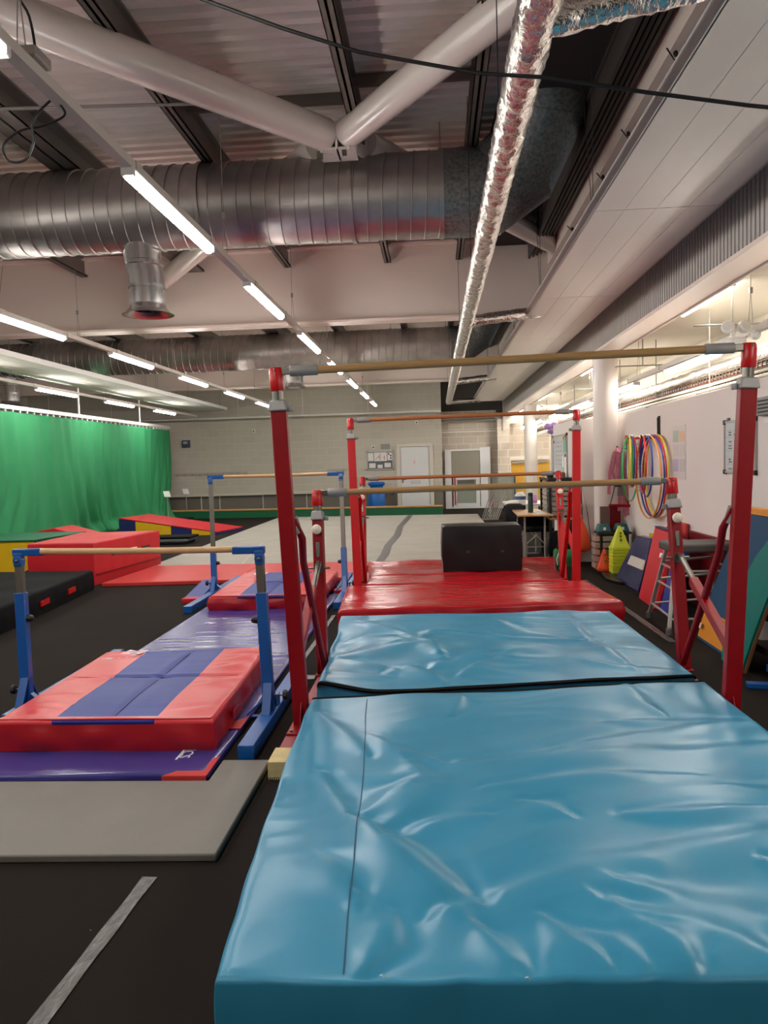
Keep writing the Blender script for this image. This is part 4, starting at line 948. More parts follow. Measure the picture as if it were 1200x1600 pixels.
for i, (x, y, lb) in enumerate(((-7.6, 21.3, 'small white sign stand standing just in front of the curtain end'), (-7.75, 23.4, 'small grey sign stand by the far wall beside the curtain'))):
    s_ = thing('sign_stand', lb, 'sign stand', (x, y, 0), 'sign stands')
    MB().tube((x, y, .01), (x, y, .74), .014, n=8).build('pole', ALU, s_)
    MB().lathe([(.13, 0), (.13, .012), (.02, .02)], (x, y, 0), n=20).build('base', ALU, s_)
    MB().hexa([(x-.06, y-.06, .72), (x+.12, y-.06, .72), (x+.12, y-.045, .72), (x-.06, y-.045, .72), (x-.14, y+.06, .88), (x+.04, y+.06, .88), (x+.04, y+.075, .88), (x-.14, y+.075, .88)]).build('sign_plate', CARD, s_)
t = thing('floor_beam', 'long low green padded beam with a wooden top along the far wall', 'beam', (-4.1, 22.0, 0))
A = Vector((-8.3, 22.55, 0)); Bq = Vector((.18, 21.75, 0)); z = Vector((0, 0, 1))
MB().bar(A+z*.11, Bq+z*.11, .12, .21).build('green_side', mat('green_beam', (10, 92, 56), .6), t)
MB().bar(A+z*.24, Bq+z*.24, .16, .05).build('wooden_top', mat('honey_wood', (190, 142, 84), .5, var=.1, vscale=3), t, bevel=.01)
# coat hooks, alarm box, wall eyes
t = thing('coat_rail', 'row of coat hooks on the far wall beside the curtain', 'coat rail', (-7.7, 23.97, 1.3), 'coat rails')
MB().box(-8.3, -5.9, 23.975, 24, 1.28, 1.36).build('board', mat('hook_board', (182, 174, 162), .6), t)
for i in range(10): MB().path([(-8.2+i*.25, 23.97, 1.34), (-8.2+i*.25, 23.93, 1.33), (-8.2+i*.25, 23.91, 1.29), (-8.2+i*.25, 23.93, 1.27)], .01, 6).build('hook', GREYB, t)
t = thing('coat_rail', 'short row of coat hooks on the far wall left of the notice board', 'coat rail', (-3, 23.97, 1.3), 'coat rails')
MB().box(-3.4, -2.55, 23.975, 24, 1.28, 1.36).build('board', mat('hook_board', (182, 174, 162)), t)
for i in range(4): MB().path([(-3.3+i*.22, 23.97, 1.34), (-3.3+i*.22, 23.93, 1.33), (-3.3+i*.22, 23.91, 1.29), (-3.3+i*.22, 23.93, 1.27)], .01, 6).build('hook', GREYB, t)
t = thing('control_box', 'small dark blue control box high on the far wall near curtain', 'control box', (-7.85, 23.95, 2.2))
MB().box(-7.98, -7.73, 23.9, 24, 2.17, 2.40).build('box_body', mat('slate', (60, 66, 84), .4), t, bevel=.01)
MB().box(-7.93, -7.80, 23.89, 23.905, 2.28, 2.36).build('display', mat('pale_screen', (150, 160, 176), .3), t)
for i, (x, zz, lb) in enumerate(((-5.68, 2.62, 'small white sensor eye high on the far wall above the blue bar'), (-1.92, 2.0, 'small round white sensor eye above the far notice board'), (-.55, 2.72, 'small white sensor eye above the white door'))):
    t = thing('wall_sensor', lb, 'sensor', (x, 23.98, zz), 'far wall sensors')
    pl_ = MB().box(x-.05, x+.05, 23.96, 24, zz-.05, zz+.05).build('plate', CARD, t, bevel=.008); MB().lathe([(.025, 0), (.02, .02)], (x, 23.962, zz), (0, -1, 0), 12).build('eye', BLACKP, pl_)
# notice board
t = thing('notice_board', 'grey framed notice board with papers left of the white door', 'notice board', (-1.72, 23.96, 1.28))
MB().box(-2.13, -1.30, 23.97, 24.0, 1.30, 1.86).build('board', mat('board_grey', (104, 106, 112), .8), t)
for a in ((-2.14, -2.10, 1.29, 1.87), (-1.33, -1.29, 1.29, 1.87), (-2.14, -1.29, 1.84, 1.87), (-2.14, -1.29, 1.29, 1.32)): MB().box(a[0], a[1], 23.955, 23.99, a[2], a[3]).build('frame_bar', ALU, t)
for a in ((-2.09, -1.92, 1.57, 1.82), (-1.90, -1.50, 1.56, 1.83), (-1.48, -1.34, 1.58, 1.82), (-2.06, -1.86, 1.35, 1.50), (-1.80, -1.64, 1.34, 1.45), (-1.58, -1.38, 1.36, 1.50)):
    MB().box(a[0], a[1], 23.962, 23.968, a[2], a[3]).build('paper', CARD, t)
for i in range(7): MB().box(-1.86+i*.045, -1.84+i*.045, 23.958, 23.962, 1.60+.03*(i % 3), 1.63+.05*(i % 4)).build('red_print', mat('faded_red', (196, 100, 92), .8), t)
for a in ((-1.46, 1.75), (-1.40, 1.70), (-1.40, 1.62)): MB().box(a[0], a[0]+.04, 23.958, 23.962, a[1], a[1]+.05).build('dark_photo', DARKC, t)
t = thing('wall_notice', 'small grey notice on the far wall above the notice board', 'notice', (-1.53, 23.98, 1.98))
MB().box(-1.68, -1.40, 23.97, 24, 1.93, 2.09).build('sheet', mat('board_pale', (150, 148, 142), .7), t)
t = thing('waste_bin', 'tall blue plastic bin by the far wall left of the white door', 'bin', (-1.8, 23.3, 0))
MB().lathe([(.24, 0), (.26, .02), (.27, .3), (.25, .6), (.19, .72), (.20, .82)], (-1.8, 23.3, 0), n=28).build('bin_body', BIN, t)
MB().lathe([(.20, .80), (.25, .84), (.26, .9), (.22, .93), (.16, .90)], (-1.8, 23.3, 0), n=28).build('bin_rim', BIN, t)
# white door
t = thing('door_1', 'white door with letter plate in the far block wall', 'door', (-.63, 23.97, 0)); t['kind'] = 'structure'
for a in ((-1.20, -1.08, 0, 1.98), (-.18, -.06, 0, 1.98), (-1.20, -.06, 1.98, 2.08)): MB().box(a[0], a[1], 23.94, 24.0, a[2], a[3]).build('door_frame', mat('door_frame_white', (214, 206, 196), .5), t, bevel=.005)
lf = MB().box(-1.07, -.19, 23.965, 23.995, .01, 1.97).build('door_leaf', DOORW, t, bevel=.004)
lp_ = MB().box(-.76, -.48, 23.955, 23.966, .84, .91).build('letter_plate', CAST, lf, bevel=.003); MB().box(-.745, -.495, 23.952, 23.956, .855, .895).build('letter_flap', CARD, lf)
MB().box(-1.04, -1.0, 23.955, 23.966, .86, 1.02).tube((-1.02, 23.95, .97), (-.92, 23.94, .97), .012).build('door_handle', STEEL, lf)
MB().box(-.66, -.63, 23.96, 23.966, 1.47, 1.50).box(-.66, -.63, 23.96, 23.966, 1.53, 1.55).build('door_sign', mat('faded_red', (196, 100, 92)), t)
# glazed door with tall red handle
t = thing('door_2', 'white framed glazed door with a tall red pull handle', 'door', (1.0, 24.2, 0)); t['kind'] = 'structure'
for a in ((.30, .50, 0, 1.80), (1.40, 1.72, 0, 1.9), (.30, 1.40, 1.80, 1.86), (.50, 1.40, 0, .06), (.55, .66, .06, 1.02), (1.26, 1.38, .06, 1.02), (.66, 1.26, .9, 1.02), (.66, 1.26, .06, .16)):
    MB().box(a[0], a[1], 24.2, 24.28, a[2], a[3]).build('door_frame', DOORW, t, bevel=.005)
MB().box(.66, 1.26, 24.235, 24.25, .16, .9).build('lower_glass', GLASS, t); MB().box(.50, 1.40, 24.235, 24.25, 1.02, 1.80).build('upper_glass', mat('dim_glass', (150, 144, 132), .2, spec=.6), t)
MB().tube((.60, 24.15, .12), (.60, 24.15, 1.02), .022).build('pull_handle', RED_CAP, t)
MB().tube((.52, 24.16, .95), (.52, 24.16, 1.0), .02).build('side_latch', RED_CAP, t)
MB().box(.7, 1.2, 24.22, 24.236, .78, .88).build('hook_strip', STEEL, t)
MB().box(1.74, 1.78, 24.16, 24.2, .02, .85).build('edge_rod', RED_CAP, t)
# yellow doors
for i, (x0, x1, lb) in enumerate(((2.36, 2.95, 'yellow wood door left of the far white column'), (3.05, 3.58, 'yellow wood door right of the far white column'))):
    t = thing('door_%d' % (i+3), lb, 'door', ((x0+x1)/2, 24.3, 0), 'yellow wood doors'); t['kind'] = 'structure'
    MB().box(x0, x1, 24.33, 24.38, .0, 1.45).build('door_leaf', YDOOR, t)
    MB().box(x0+.05, x1-.12, 24.28, 24.33, 1.36, 1.42).tube((x0+.2, 24.25, 1.4), (x1-.05, 24.2, 1.43), .01).build('door_closer', ALU, t)
b = MB().box(2.31, 3.7, 24.28, 24.4, 1.46, 1.56).box(2.31, 2.36, 24.28, 24.4, 0, 1.46).box(2.95, 3.05, 24.28, 24.4, 0, 1.46); struct('trim_5', b, WHITE)
# pipes in the recess
b = MB()
for i, zz in enumerate((2.72, 2.80, 2.90)): b.tube((.25, 24.15-i*.05, zz), (2.3, 24.1-i*.05, zz+.02), .035-.01*(i % 2), n=10)
b.build('service_pipe', GREYB, label='bundle of grey pipes above the glazed door in the recess', cat='pipe')
t = thing('display_counter', 'glass sided display counter by the glazed door', 'display counter', (1.72, 20.3, 0))
for a in ((1.42, 2.04, 20.0, 20.02, .42, 1.06), (1.42, 1.44, 20.0, 20.7, .42, 1.06), (2.02, 2.04, 20.0, 20.7, .42, 1.06)): MB().box(*a).build('glass_pane', mat('cabinet_glass', (196, 204, 198), .06, trans=.75), t)
for a in ((1.40, 2.06, 19.96, 20.0, 1.05, 1.10), (1.40, 2.06, 19.98, 20.7, .40, .44), (1.40, 1.42, 19.98, 20.72, 0, 1.09), (2.04, 2.06, 19.98, 20.72, 0, 1.09), (1.40, 2.06, 20.70, 20.72, 1.06, 1.09)): MB().box(*a).build('counter_frame', BLACKP if a[2] > 20.5 else GREYB, t)
t = thing('frame_stack', 'stack of thin grey metal frames leaning beside the glazed door', 'metal frames', (1.45, 19.4, 0))
for i in range(9):
    x = 1.28+i*.045; MB().path([(x-.12, 19.2, .01), (x+.16, 19.25, .78), (x+.16, 19.75, .78), (x-.12, 19.7, .01)], .011, 6, closed=True).build('metal_frame', GREYB, t)
t = thing('plastic_sheet', 'crumpled clear plastic lying on the dark floor beyond black block', 'plastic wrap', (1.35, 17.2, 0))
b = MB(); 
for i in range(9): b.ball((1.2+rw.random()*.5, 17.1+rw.random()*.3, .04), .05+.05*rw.random(), (1.6, 1, .6), 7)
b.build('crumple', mat('plastic_wrap', (190, 192, 194), .2, spec=.8, bump=1, bscale=40), t, smooth=0)
t = thing('fire_extinguisher', 'small red and white cylinder standing near the far counter', 'extinguisher', (1.94, 18.4, .0))
MB().lathe([(.06, 0), (.065, .02), (.065, .55), (.03, .62)], (2.02, 18.4, .1), n=16).build('cylinder', RED_CAP, t); MB().lathe([(.067, 0), (.067, .2)], (2.02, 18.4, .15), n=16).build('white_band', CARD, t)
MB().box(1.94, 2.10, 18.32, 18.48, 0, .1).build('stand', BLACKP, t)

# ================================================================== REGISTRATION CORNER
t = thing('folding_table', 'beech topped folding table behind the red bars', 'table', (1.4, 11.5, 0))
MB().prism([(1.14, 10.85, .69), (1.62, 10.80, .69), (1.58, 12.15, .69), (1.18, 12.15, .69)], (0, 0, .026)).build('tabletop', TABLE, t, bevel=.006)
for y in (11.0, 12.0):
    for x in (1.25, 1.53): MB().tube((x, y, .03), (x, y, .69), .014).build('leg', GREYB, t)
    MB().path([(1.15, y, .0+.02), (1.18, y, .03), (1.57, y, .03)], .014).build('foot_bar', GREYB, t)
    MB().tube((1.26, y, .28), (1.42, y, .42), .007).tube((1.53, y, .28), (1.40, y, .42), .007).build('cross_brace', GREYB, t)
t = thing('side_table', 'pale grey table behind the beech table', 'table', (1.5, 13.6, 0))
MB().box(1.22, 2.0, 13.2, 14.3, .70, .73).build('tabletop', mat('pale_laminate', (214, 210, 204), .4), t, bevel=.006)
for x, y in ((1.27, 13.25), (1.95, 13.25), (1.27, 14.2), (1.95, 14.2)): MB().tube((x, y, 0), (x, y, .70), .015).build('leg', GREYB, t)
t = thing('water_flask', 'dark green flask standing on the beech table', 'bottle', (1.37, 11.3, .716))
MB().lathe([(.035, 0), (.038, .01), (.038, .23), (.034, .24)], (1.37, 11.3, .716), n=24).build('flask_body', mat('dark_green_metal', (38, 56, 48), .4), t)
MB().lathe([(.036, .24), (.037, .28), (.02, .29)], (1.37, 11.3, .716), n=24).build('flask_lid', BLACKP, t)
t = thing('paper_sheet', 'white sheet of paper lying on the beech table', 'paper', (1.5, 11.2, .717))
MB().box(1.43, 1.56, 10.95, 11.5, .717, .7185).build('sheet', CARD, t)
t = thing('plastic_tub', 'white and blue plastic tub on the pale table', 'tub', (1.42, 13.4, .73))
MB().lathe([(.09, 0), (.10, .02), (.09, .15), (.05, .20)], (1.45, 13.4, .73), n=20).build('tub_body', CARD, t); MB().lathe([(.097, .07), (.095, .13)], (1.45, 13.4, .73), n=20, cap=False).build('blue_band', mat('slate_blue', (70, 84, 120), .5), t)
t = thing('plastic_pot', 'lilac plastic pot on the pale table beside the flask', 'pot', (1.66, 13.4, .73))
MB().lathe([(.05, 0), (.055, .02), (.045, .13), (.03, .15)], (1.68, 13.35, .73), n=20).build('pot_body', mat('lilac', (196, 150, 206), .4), t)
MB().lathe([(.055, .02), (.058, .03), (.055, .05)], (1.68, 13.35, .73), n=20).build('pink_rim', mat('hot_pink', (214, 100, 150), .4), t)
t = thing('cloth_bundle', 'pale rumpled cloth lying on the pale table edge', 'cloth', (1.34, 13.3, .73))
MB().ball((1.31, 13.3, .755), .09, (1.2, 1.5, .5)).build('cloth', CARD, t)
for i, (x, y, lb) in enumerate(((1.22, 12.35, 'black chair with a jacket over its back left of the beech table'), (1.50, 11.55, 'black chair pushed under the beech table'))):
    t = thing('chair', lb, 'chair', (x, y, 0), 'black chairs')
    MB().box(x-.22, x+.22, y-.2, y+.22, .42, .48).build('seat', BLACKF, t, bevel=.03)
    if i == 0:
        MB().box(x-.17, x+.17, y-.27, y-.21, .45, .78).build('backrest', BLACKF, t, bevel=.02)
        softmat('jacket', [(x-.16, y-.33), (x+.14, y-.33), (x+.12, y-.16), (x-.14, y-.16)], .38, .80, [mat('charcoal_cloth', (34, 33, 38), .8)], res=.04, amp=.03, fine=.01, rad=.05, seed=5, bulge=.03, parent=t)
    else: MB().box(x-.2, x+.2, y+.2, y+.25, .45, .64).build('backrest', BLACKF, t, bevel=.02)
    for dx, dy in ((-.19, -.17), (.19, -.17), (-.19, .2), (.19, .2)): MB().tube((x+dx, y+dy, 0), (x+dx, y+dy, .43), .011).build('leg', GREYB, t)
    MB().tube((x-.19, y-.17, .2), (x+.19, y-.17, .2), .008).build('stretcher', GREYB, t)
t = thing('backpack', 'bulky black bag on the floor under the beech table', 'bag', (1.72, 12.2, 0))
MB().ball((1.70, 11.0, .24), .24, (.6, .5, .98), 20).build('bag_body', BLACKF, t, smooth=80); MB().path([(1.58, 10.93, .38), (1.56, 10.9, .25), (1.58, 10.93, .12)], .012, 8).build('strap', BLACKP, t)
t = thing('gym_bag', 'green sports bag with white trim behind the red low upright', 'bag', (1.66, 10.55, 0))
softmat('bag_body', [(1.62, 10.64), (1.86, 10.64), (1.86, 10.86), (1.62, 10.86)], 0, .24, [mat('green_nylon', (22, 112, 58), .6, bump=.3, bscale=12)], res=.02, amp=.03, fine=.01, rad=.05, seed=3, bulge=.02, parent=t)
softmat('dark_top', [(1.66, 10.68), (1.84, 10.68), (1.84, 10.82), (1.66, 10.82)], .22, .31, [BLACKF], res=.02, amp=.04, fine=.01, rad=.03, seed=8, bulge=.01, parent=t)
for dx in (-.06, -.02): MB().path([(1.70+dx, 10.61, .03), (1.70+dx-.01, 10.605, .12), (1.70+dx+.02, 10.61, .2)], .007, 6).build('white_trim', CARD, t)
t = thing('towel', 'small pink and white cloth on the floor beside the black block', 'cloth', (1.12, 10.9, 0))
MB().ball((1.12, 10.9, .075), .08, (1.1, 1, .55), 12).build('cloth', mat('pinkish_cloth', (222, 180, 170), .8, bump=.5, bscale=30), t)
# drawer tower
t = thing('drawer_tower', 'black storage tower of clear drawers against the white return wall', 'storage', (1.78, 11.6, 0))
X0, X1, Y0, Y1 = 1.655, 1.945, 11.3, 12.2
for x, y in ((X0, Y0), (X1, Y0), (X0, Y1), (X1, Y1), (1.80, Y0)): MB().box(x-.02, x+.02, y-.02, y+.02, .0, 1.2).build('post', BLACKP, t)
MB().box(X0-.03, X1+.03, Y0-.03, Y1+.03, 1.17, 1.21).build('top', BLACKP, t, bevel=.005)
MB().box(X0-.02, X1+.02, Y0-.05, Y1+.03, .60, .63).build('shelf_board', TABLE, t, bevel=.004)
for r in range(7):
    zz = .66+r*.072
    for (xa, xb, ya, yb) in ((X0+.03, 1.75, Y0-.01, Y0+.3), (1.81, X1-.02, Y0-.01, Y0+.3), (X0+.0, X0+.27, Y0+.35, Y1-.06)):
        MB().box(xa, xb, ya, yb, zz, zz+.058).build('clear_drawer', PLASTIC, t, bevel=.004)
for i, (x, m) in enumerate(((1.70, BLACKP), (1.79, CARD), (1.88, mat('brown_tub', (140, 110, 90), .5)))): 
    tt = thing('desk_item', ['black round tape roll on the drawer tower', 'white small carton on the drawer tower', 'brown small tub on the drawer tower'][i], 'desk item', (x, 11.6, 1.21))
    MB().lathe([(.04, 0), (.045, .01), (.045, .05+.01*i), (.03, .06+.01*i)], (x, 11.6, 1.21), n=14).build('item_body', m, tt)
# whiteboards and posters
def wallpanel(name, lab, cat, x, ya, yb, za, zb, face, frame=None):
    t = thing(name, lab, cat, (x, (ya+yb)/2, za))
    MB().box(x-.012, x, ya, yb, za, zb).build('face', face, t)
    if frame:
        for a in ((ya-.012, ya+.008, za, zb), (yb-.008, yb+.012, za, zb), (ya, yb, zb-.008, zb+.012), (ya, yb, za-.012, za+.008)): MB().box(x-.02, x, a[0], a[1], a[2], a[3]).build('frame_bar', frame, t)
        for yy in (ya, yb):
            for zz in (za, zb): MB().box(x-.024, x, yy-.02, yy+.02, zz-.02, zz+.02).build('corner_cap', BLACKP, t, bevel=.004)
    return t
WB = mat('whiteboard', (205, 208, 210), .25, spec=.6)
t = wallpanel('whiteboard', 'whiteboard with green sheet and papers on the return wall', 'whiteboard', 1.97, 11.62, 12.93, 1.18, 1.85, WB, ALU)
MB().box(1.954, 1.957, 11.68, 11.92, 1.58, 1.80).build('green_sheet', mat('sage', (120, 176, 150), .7), t)
MB().box(1.954, 1.957, 11.68, 11.85, 1.26, 1.54).build('white_sheet', CARD, t); MB().box(1.953, 1.957, 11.9, 12.02, 1.36, 1.52).build('small_note', CARD, t)
for (y, zz, m) in ((12.85, 1.76, RED_CAP), (11.70, 1.82, RED_CAP), (11.9, 1.8, YELLOW), (11.74, 1.53, BLACKP)): MB().box(1.945, 1.957, y-.03, y+.03, zz-.02, zz+.02).build('magnet', m, t)
MB().box(1.95, 1.957, 12.80, 12.95, 1.10, 1.22).build('board_eraser', BLACKP, t)
pen = mat('faint_pen', (120, 122, 128), .7)
for i in range(6):
    for j in range(3): MB().box(1.9555, 1.9575, 12.1+j*.2, 12.1+j*.2+.06+.04*((i+j) % 3), 1.74-i*.07, 1.752-i*.07).build('pen_note', pen, t)
t = wallpanel('whiteboard', 'whiteboard with black handwritten timetable partly behind the high upright', 'whiteboard', 2.548, 6.30, 6.94, 1.335, 1.765, WB, ALU)
inkm = mat('black_ink', (30, 30, 34), .7)
ru = random.Random(3)
for i in range(6): MB().box(2.5345, 2.5375, 6.33, 6.92, 1.69-i*.058, 1.6915-i*.058).build('ruled_line', pen, t)
for i in range(6):
    for j in range(5):
        for q in range(2):
            if ru.random() < .6:
                y = 6.85-j*.12; zz = 1.675-i*.058-q*.022; l = ru.uniform(.03, .08)
                P = [(2.535, y-l*k/6, zz+.006*math.sin(k*2.1+i)) for k in range(7)]
                MB().path(P, .0022, 4).build('handwriting', inkm, t)
MB().box(2.525, 2.545, 6.84, 6.87, 1.77, 1.80).build('hanging_clip', STEEL, t)
t = thing('wall_poster', 'faded laminated poster with green, orange and purple squares right of the hoops', 'poster', (2.548, 8.24, 1.24))
for (ya, yb, za, zb, m) in ((8.03, 8.46, 1.24, 1.80, mat('laminate', (214, 206, 204), .35)),): MB().box(2.544, 2.55, ya, yb, za, zb).build('sheet', m, t)
for (ya, yb, za, zb, m) in ((8.26, 8.43, 1.63, 1.75, mat('sage_pale', (170, 190, 172), .5)), (8.06, 8.22, 1.63, 1.74, mat('apricot', (226, 184, 144), .5)), (8.26, 8.43, 1.32, 1.45, mat('lavender', (186, 172, 204), .5)),
                            (8.06, 8.22, 1.32, 1.45, mat('pale_grey_print', (196, 192, 190), .5)), (8.26, 8.43, 1.48, 1.60, mat('pale_print', (206, 200, 197), .5)), (8.06, 8.22, 1.48, 1.6, mat('pale_print', (206, 200, 197), .5))):
    MB().box(2.542, 2.545, ya, yb, za, zb).build('printed_square', m, t)
t = thing('wall_poster', 'faint grey laminated poster behind the left hand hoops', 'poster', (2.548, 9.9, 1.3))
MB().box(2.544, 2.55, 9.62, 10.02, 1.28, 1.72).build('sheet', mat('laminate', (214, 206, 204)), t)
for i in range(7): MB().box(2.542, 2.545, 9.68, 9.96, 1.64-i*.05, 1.646-i*.05).build('printed_line', pen, t)
t = thing('electrical_box', 'grey electrical box high on the white partition at right edge', 'electrical box', (2.53, 6.0, 1.77))
MB().box(2.50, 2.55, 5.85, 6.2, 1.78, 1.92).build('box_body', mat('box_grey', (128, 126, 122), .5), t, bevel=.004)
for i in range(4): MB().box(2.496, 2.50, 5.9, 6.16, 1.80+i*.028, 1.81+i*.028).build('slot', DARKC, t)
MB().box(2.50, 2.55, 5.9, 6.05, 1.72, 1.74).build('lower_catch', WHITE, t)
# hoops on pegs
t = thing('wall_hook', 'tall black wall hook carrying the hoops', 'hook', (2.53, 8.9, 1.7), 'black wall hooks')
MB().path([(2.545, 8.95, 1.92), (2.53, 8.95, 1.92), (2.53, 8.95, 1.70), (2.36, 8.95, 1.69), (2.34, 8.95, 1.73)], .011, 8).build('hook_rod', BLACKP, t); MB().box(2.535, 2.55, 8.92, 8.98, 1.72, 1.94).build('back_plate', BLACKP, t)
t = thing('wall_hook', 'black wall hook carrying the pink straps', 'hook', (2.53, 10.35, 1.5), 'black wall hooks')
MB().path([(2.545, 10.38, 1.76), (2.53, 10.38, 1.76), (2.53, 10.38, 1.60), (2.42, 10.38, 1.60), (2.40, 10.38, 1.63)], .011, 8).build('hook_rod', BLACKP, t)
t = thing('wall_peg', 'red wall peg carrying the left hand hoops', 'peg', (2.53, 9.62, 1.7))
MB().tube((2.55, 9.62, 1.71), (2.33, 9.62, 1.715), .014).box(2.33, 2.36, 9.59, 9.65, 1.70, 1.75).build('peg', RED_CAP, t)
HC = {'yellow': (222, 206, 60), 'green': (30, 170, 80), 'red': (204, 30, 46), 'blue': (44, 56, 150), 'orange': (236, 150, 50)}
HO = [('yellow', 'outermost left', .66, 9.64, 2.50, .05, 1.71), ('green', 'narrow turned', .80, 9.60, 2.39, .75, 1.72), ('green', 'small', .58, 9.58, 2.42, .35, 1.72), ('red', 'left', .62, 9.56, 2.40, .1, 1.72),
      ('blue', 'left', .60, 9.54, 2.38, .15, 1.72), ('yellow', 'inner left', .62, 9.52, 2.36, .3, 1.72),
      ('yellow', 'rightmost', .92, 8.93, 2.51, .0, 1.705), ('red', 'outer right', .94, 8.95, 2.485, .0, 1.705), ('blue', 'large right', .93, 8.96, 2.46, -.03, 1.705), ('orange', 'lowest middle', .95, 9.02, 2.435, -.05, 1.705),
      ('blue', 'inner right', .70, 9.0, 2.41, .12, 1.705), ('red', 'small inner right', .66, 9.05, 2.385, .25, 1.705)]
for (cn, wh, D, y, x, yaw, zt) in HO:
    R_ = D/2; b = MB(); pts = []
    for k in range(48):
        a = 2*math.pi*k/48; pts.append((x+R_*math.cos(a)*math.sin(yaw)*.6, y+R_*math.cos(a)*math.cos(yaw)+(.04 if y > 9.3 else .0), zt-R_+.022+R_*math.sin(a)))
    b.path(pts, .0105, 8, closed=True)
    b.build('hula_hoop', mat('hoop_'+cn, HC[cn], .3, coat=.3), label='%s plastic hoop hanging on the white partition, %s of the bunch' % (cn, wh), cat='hoop', group='hanging hoops')
# pink straps with trapeze bar
t = thing('strap_bundle', 'pink webbing straps hanging from a hook beside the white column', 'straps', (2.40, 10.3, .8))
for i, (xa, xm, xb, z0, wd) in enumerate(((2.36, 2.29, 2.27, 1.0, .045), (2.38, 2.32, 2.34, 1.2, .04), (2.43, 2.42, 2.40, .78, .05), (2.45, 2.46, 2.46, .70, .05), (2.46, 2.49, 2.50, .72, .045), (2.40, 2.37, 2.36, 1.15, .05))):
    P = [(2.42, 10.36, 1.60), (xa, 10.32-.012*i, 1.55), (xm, 10.30-.012*i, 1.3), (xb, 10.28-.012*i, z0)]
    b = MB()
    for p_, q_ in zip(P[:-1], P[1:]): b.bar(p_, q_, wd, .008, up=(0, 1, 0))
    b.build('pink_strap', PINK, t)
for i in range(2):
    MB().bar((2.44, 10.24-.01*i, 1.58), (2.38+.05*i, 10.22, .98), .035, .008, up=(0, 1, 0)).build('grey_strap', mat('grey_webbing', (120, 116, 120), .8), t)
MB().box(2.33, 2.40, 10.19, 10.22, 1.10, 1.18).build('black_buckle', BLACKP, t)
t = thing('pull_bar', 'red metal bar with triangular handles hanging under the pink straps', 'exercise bar', (2.38, 10.1, .86))
MB().tube((2.23, 10.12, .865), (2.50, 10.10, .855), .02).build('bar', RED_PAINT, t)
MB().path([(2.48, 10.11, .87), (2.42, 10.14, 1.13), (2.38, 10.16, 1.2)], .014, 8).build('triangle_handle', RED_PAINT, t)
MB().path([(2.25, 10.12, .87), (2.29, 10.14, 1.0), (2.33, 10.16, 1.2)], .007, 6).build('cord', BLACKP, t)
t = thing('folded_mat', 'maroon and brown panel standing behind the small drawer rack', 'panel', (2.35, 10.4, .55))
MB().box(2.28, 2.42, 10.28, 10.34, .0, .86).build('maroon_half', MAROON, t); MB().box(2.16, 2.28, 10.28, 10.34, 0, .84).build('brown_half', mat('brown_card', (104, 84, 76), .6), t)
# small rack with teal blocks
t = thing('drawer_rack', 'black rack of small clear drawers beside the white column', 'storage', (2.25, 10.2, 0))
for x in (2.10, 2.44): MB().box(x-.015, x+.015, 10.0, 10.22, 0, .5).build('post', BLACKP, t)
MB().box(2.06, 2.48, 9.95, 10.25, .50, .53).build('rack_top', BLACKP, t, bevel=.004)
for r in range(5): MB().box(2.125, 2.42, 9.98, 10.2, .06+r*.088, .13+r*.088).build('clear_drawer', PLASTIC, t, bevel=.005)
for r in range(5): MB().box(2.02, 2.085, 9.98, 10.2, .06+r*.088, .13+r*.088).build('side_drawer', mat('tinted_box', (170, 140, 130), .35, var=.3, vscale=12), t, bevel=.005)
for i, x in enumerate((2.15, 2.38)):
    t = thing('step_block', ['teal plastic block on top of the small rack, left one', 'teal plastic block on top of the small rack, right one'][i], 'block', (x, 10.1, .53), 'teal blocks')
    MB().hexa([(x-.09, 10.0, .53), (x+.09, 10.0, .53), (x+.09, 10.2, .53), (x-.09, 10.2, .53), (x-.06, 10.03, .63), (x+.06, 10.03, .63), (x+.06, 10.17, .63), (x-.06, 10.17, .63)]).build('block_body', TEALP, t, bevel=.01)
    MB().box(x-.015, x+.015, 9.99, 10.02, .555, .59).build('white_mark', CARD, t)
# cones
base = None
def cone(x, y, z, m, lab, group, h=.32, r=.10):
    t = thing('training_cone', lab, 'cone', (x, y, z), group)
    b = MB(); a = r*.98; c = r*.12
    b.hexa([(x-a, y-a, z+.035), (x+a, y-a, z+.035), (x+a, y+a, z+.035), (x-a, y+a, z+.035), (x-c, y-c, z+h), (x+c, y-c, z+h), (x+c, y+c, z+h), (x-c, y+c, z+h)]); b.build('cone_body', m, t, bevel=.006)
    b = MB(); b.box(x-r-.005, x+r+.005, y-r-.005, y+r+.005, z, z+.036); b.build('cone_base', m, t, bevel=.005)
    for k in range(2): MB().box(x-.012, x+.012, y-r*.8+.012*k, y-r*.8+.02+.012*k, z+.11+.09*k, z+.135+.09*k).build('slot', mat('slot_shade', (120, 130, 30), .5), t)
    return t
names = ['bottom', 'second', 'third', 'fourth', 'fifth', 'sixth', 'seventh', 'top']
c0 = cone(2.27, 9.72, .045, NEON, 'neon yellow training cone, bottom of the tall stack', 'stacked yellow cones', .30, .105)
for i in range(1, 8): dup(c0, (0, 0, .0415*i), 'neon yellow training cone, %s of the tall stack' % (names[i] if i == 7 else names[i]+' from the bottom'))
cone(2.13, 9.95, .045, mat('orange_plastic', (236, 78, 34), .4), 'orange training cone half hidden behind the yellow stack', None, .28, .09)
cone(2.42, 9.72, .045, mat('pink_plastic', (220, 40, 100), .4), 'pink training cone peeping right of the yellow stack', None, .22, .07)
t = thing('floor_pad', 'low black padded platform under the yellow cones', 'platform', (2.25, 9.8, 0))
MB().prism([(2.12, 10.3, 0), (2.02, 9.35, 0), (2.12, 9.05, 0), (2.53, 9.0, 0), (2.53, 10.3, 0)], (0, 0, .045)).build('pad', BLACKV, t, bevel=.012)
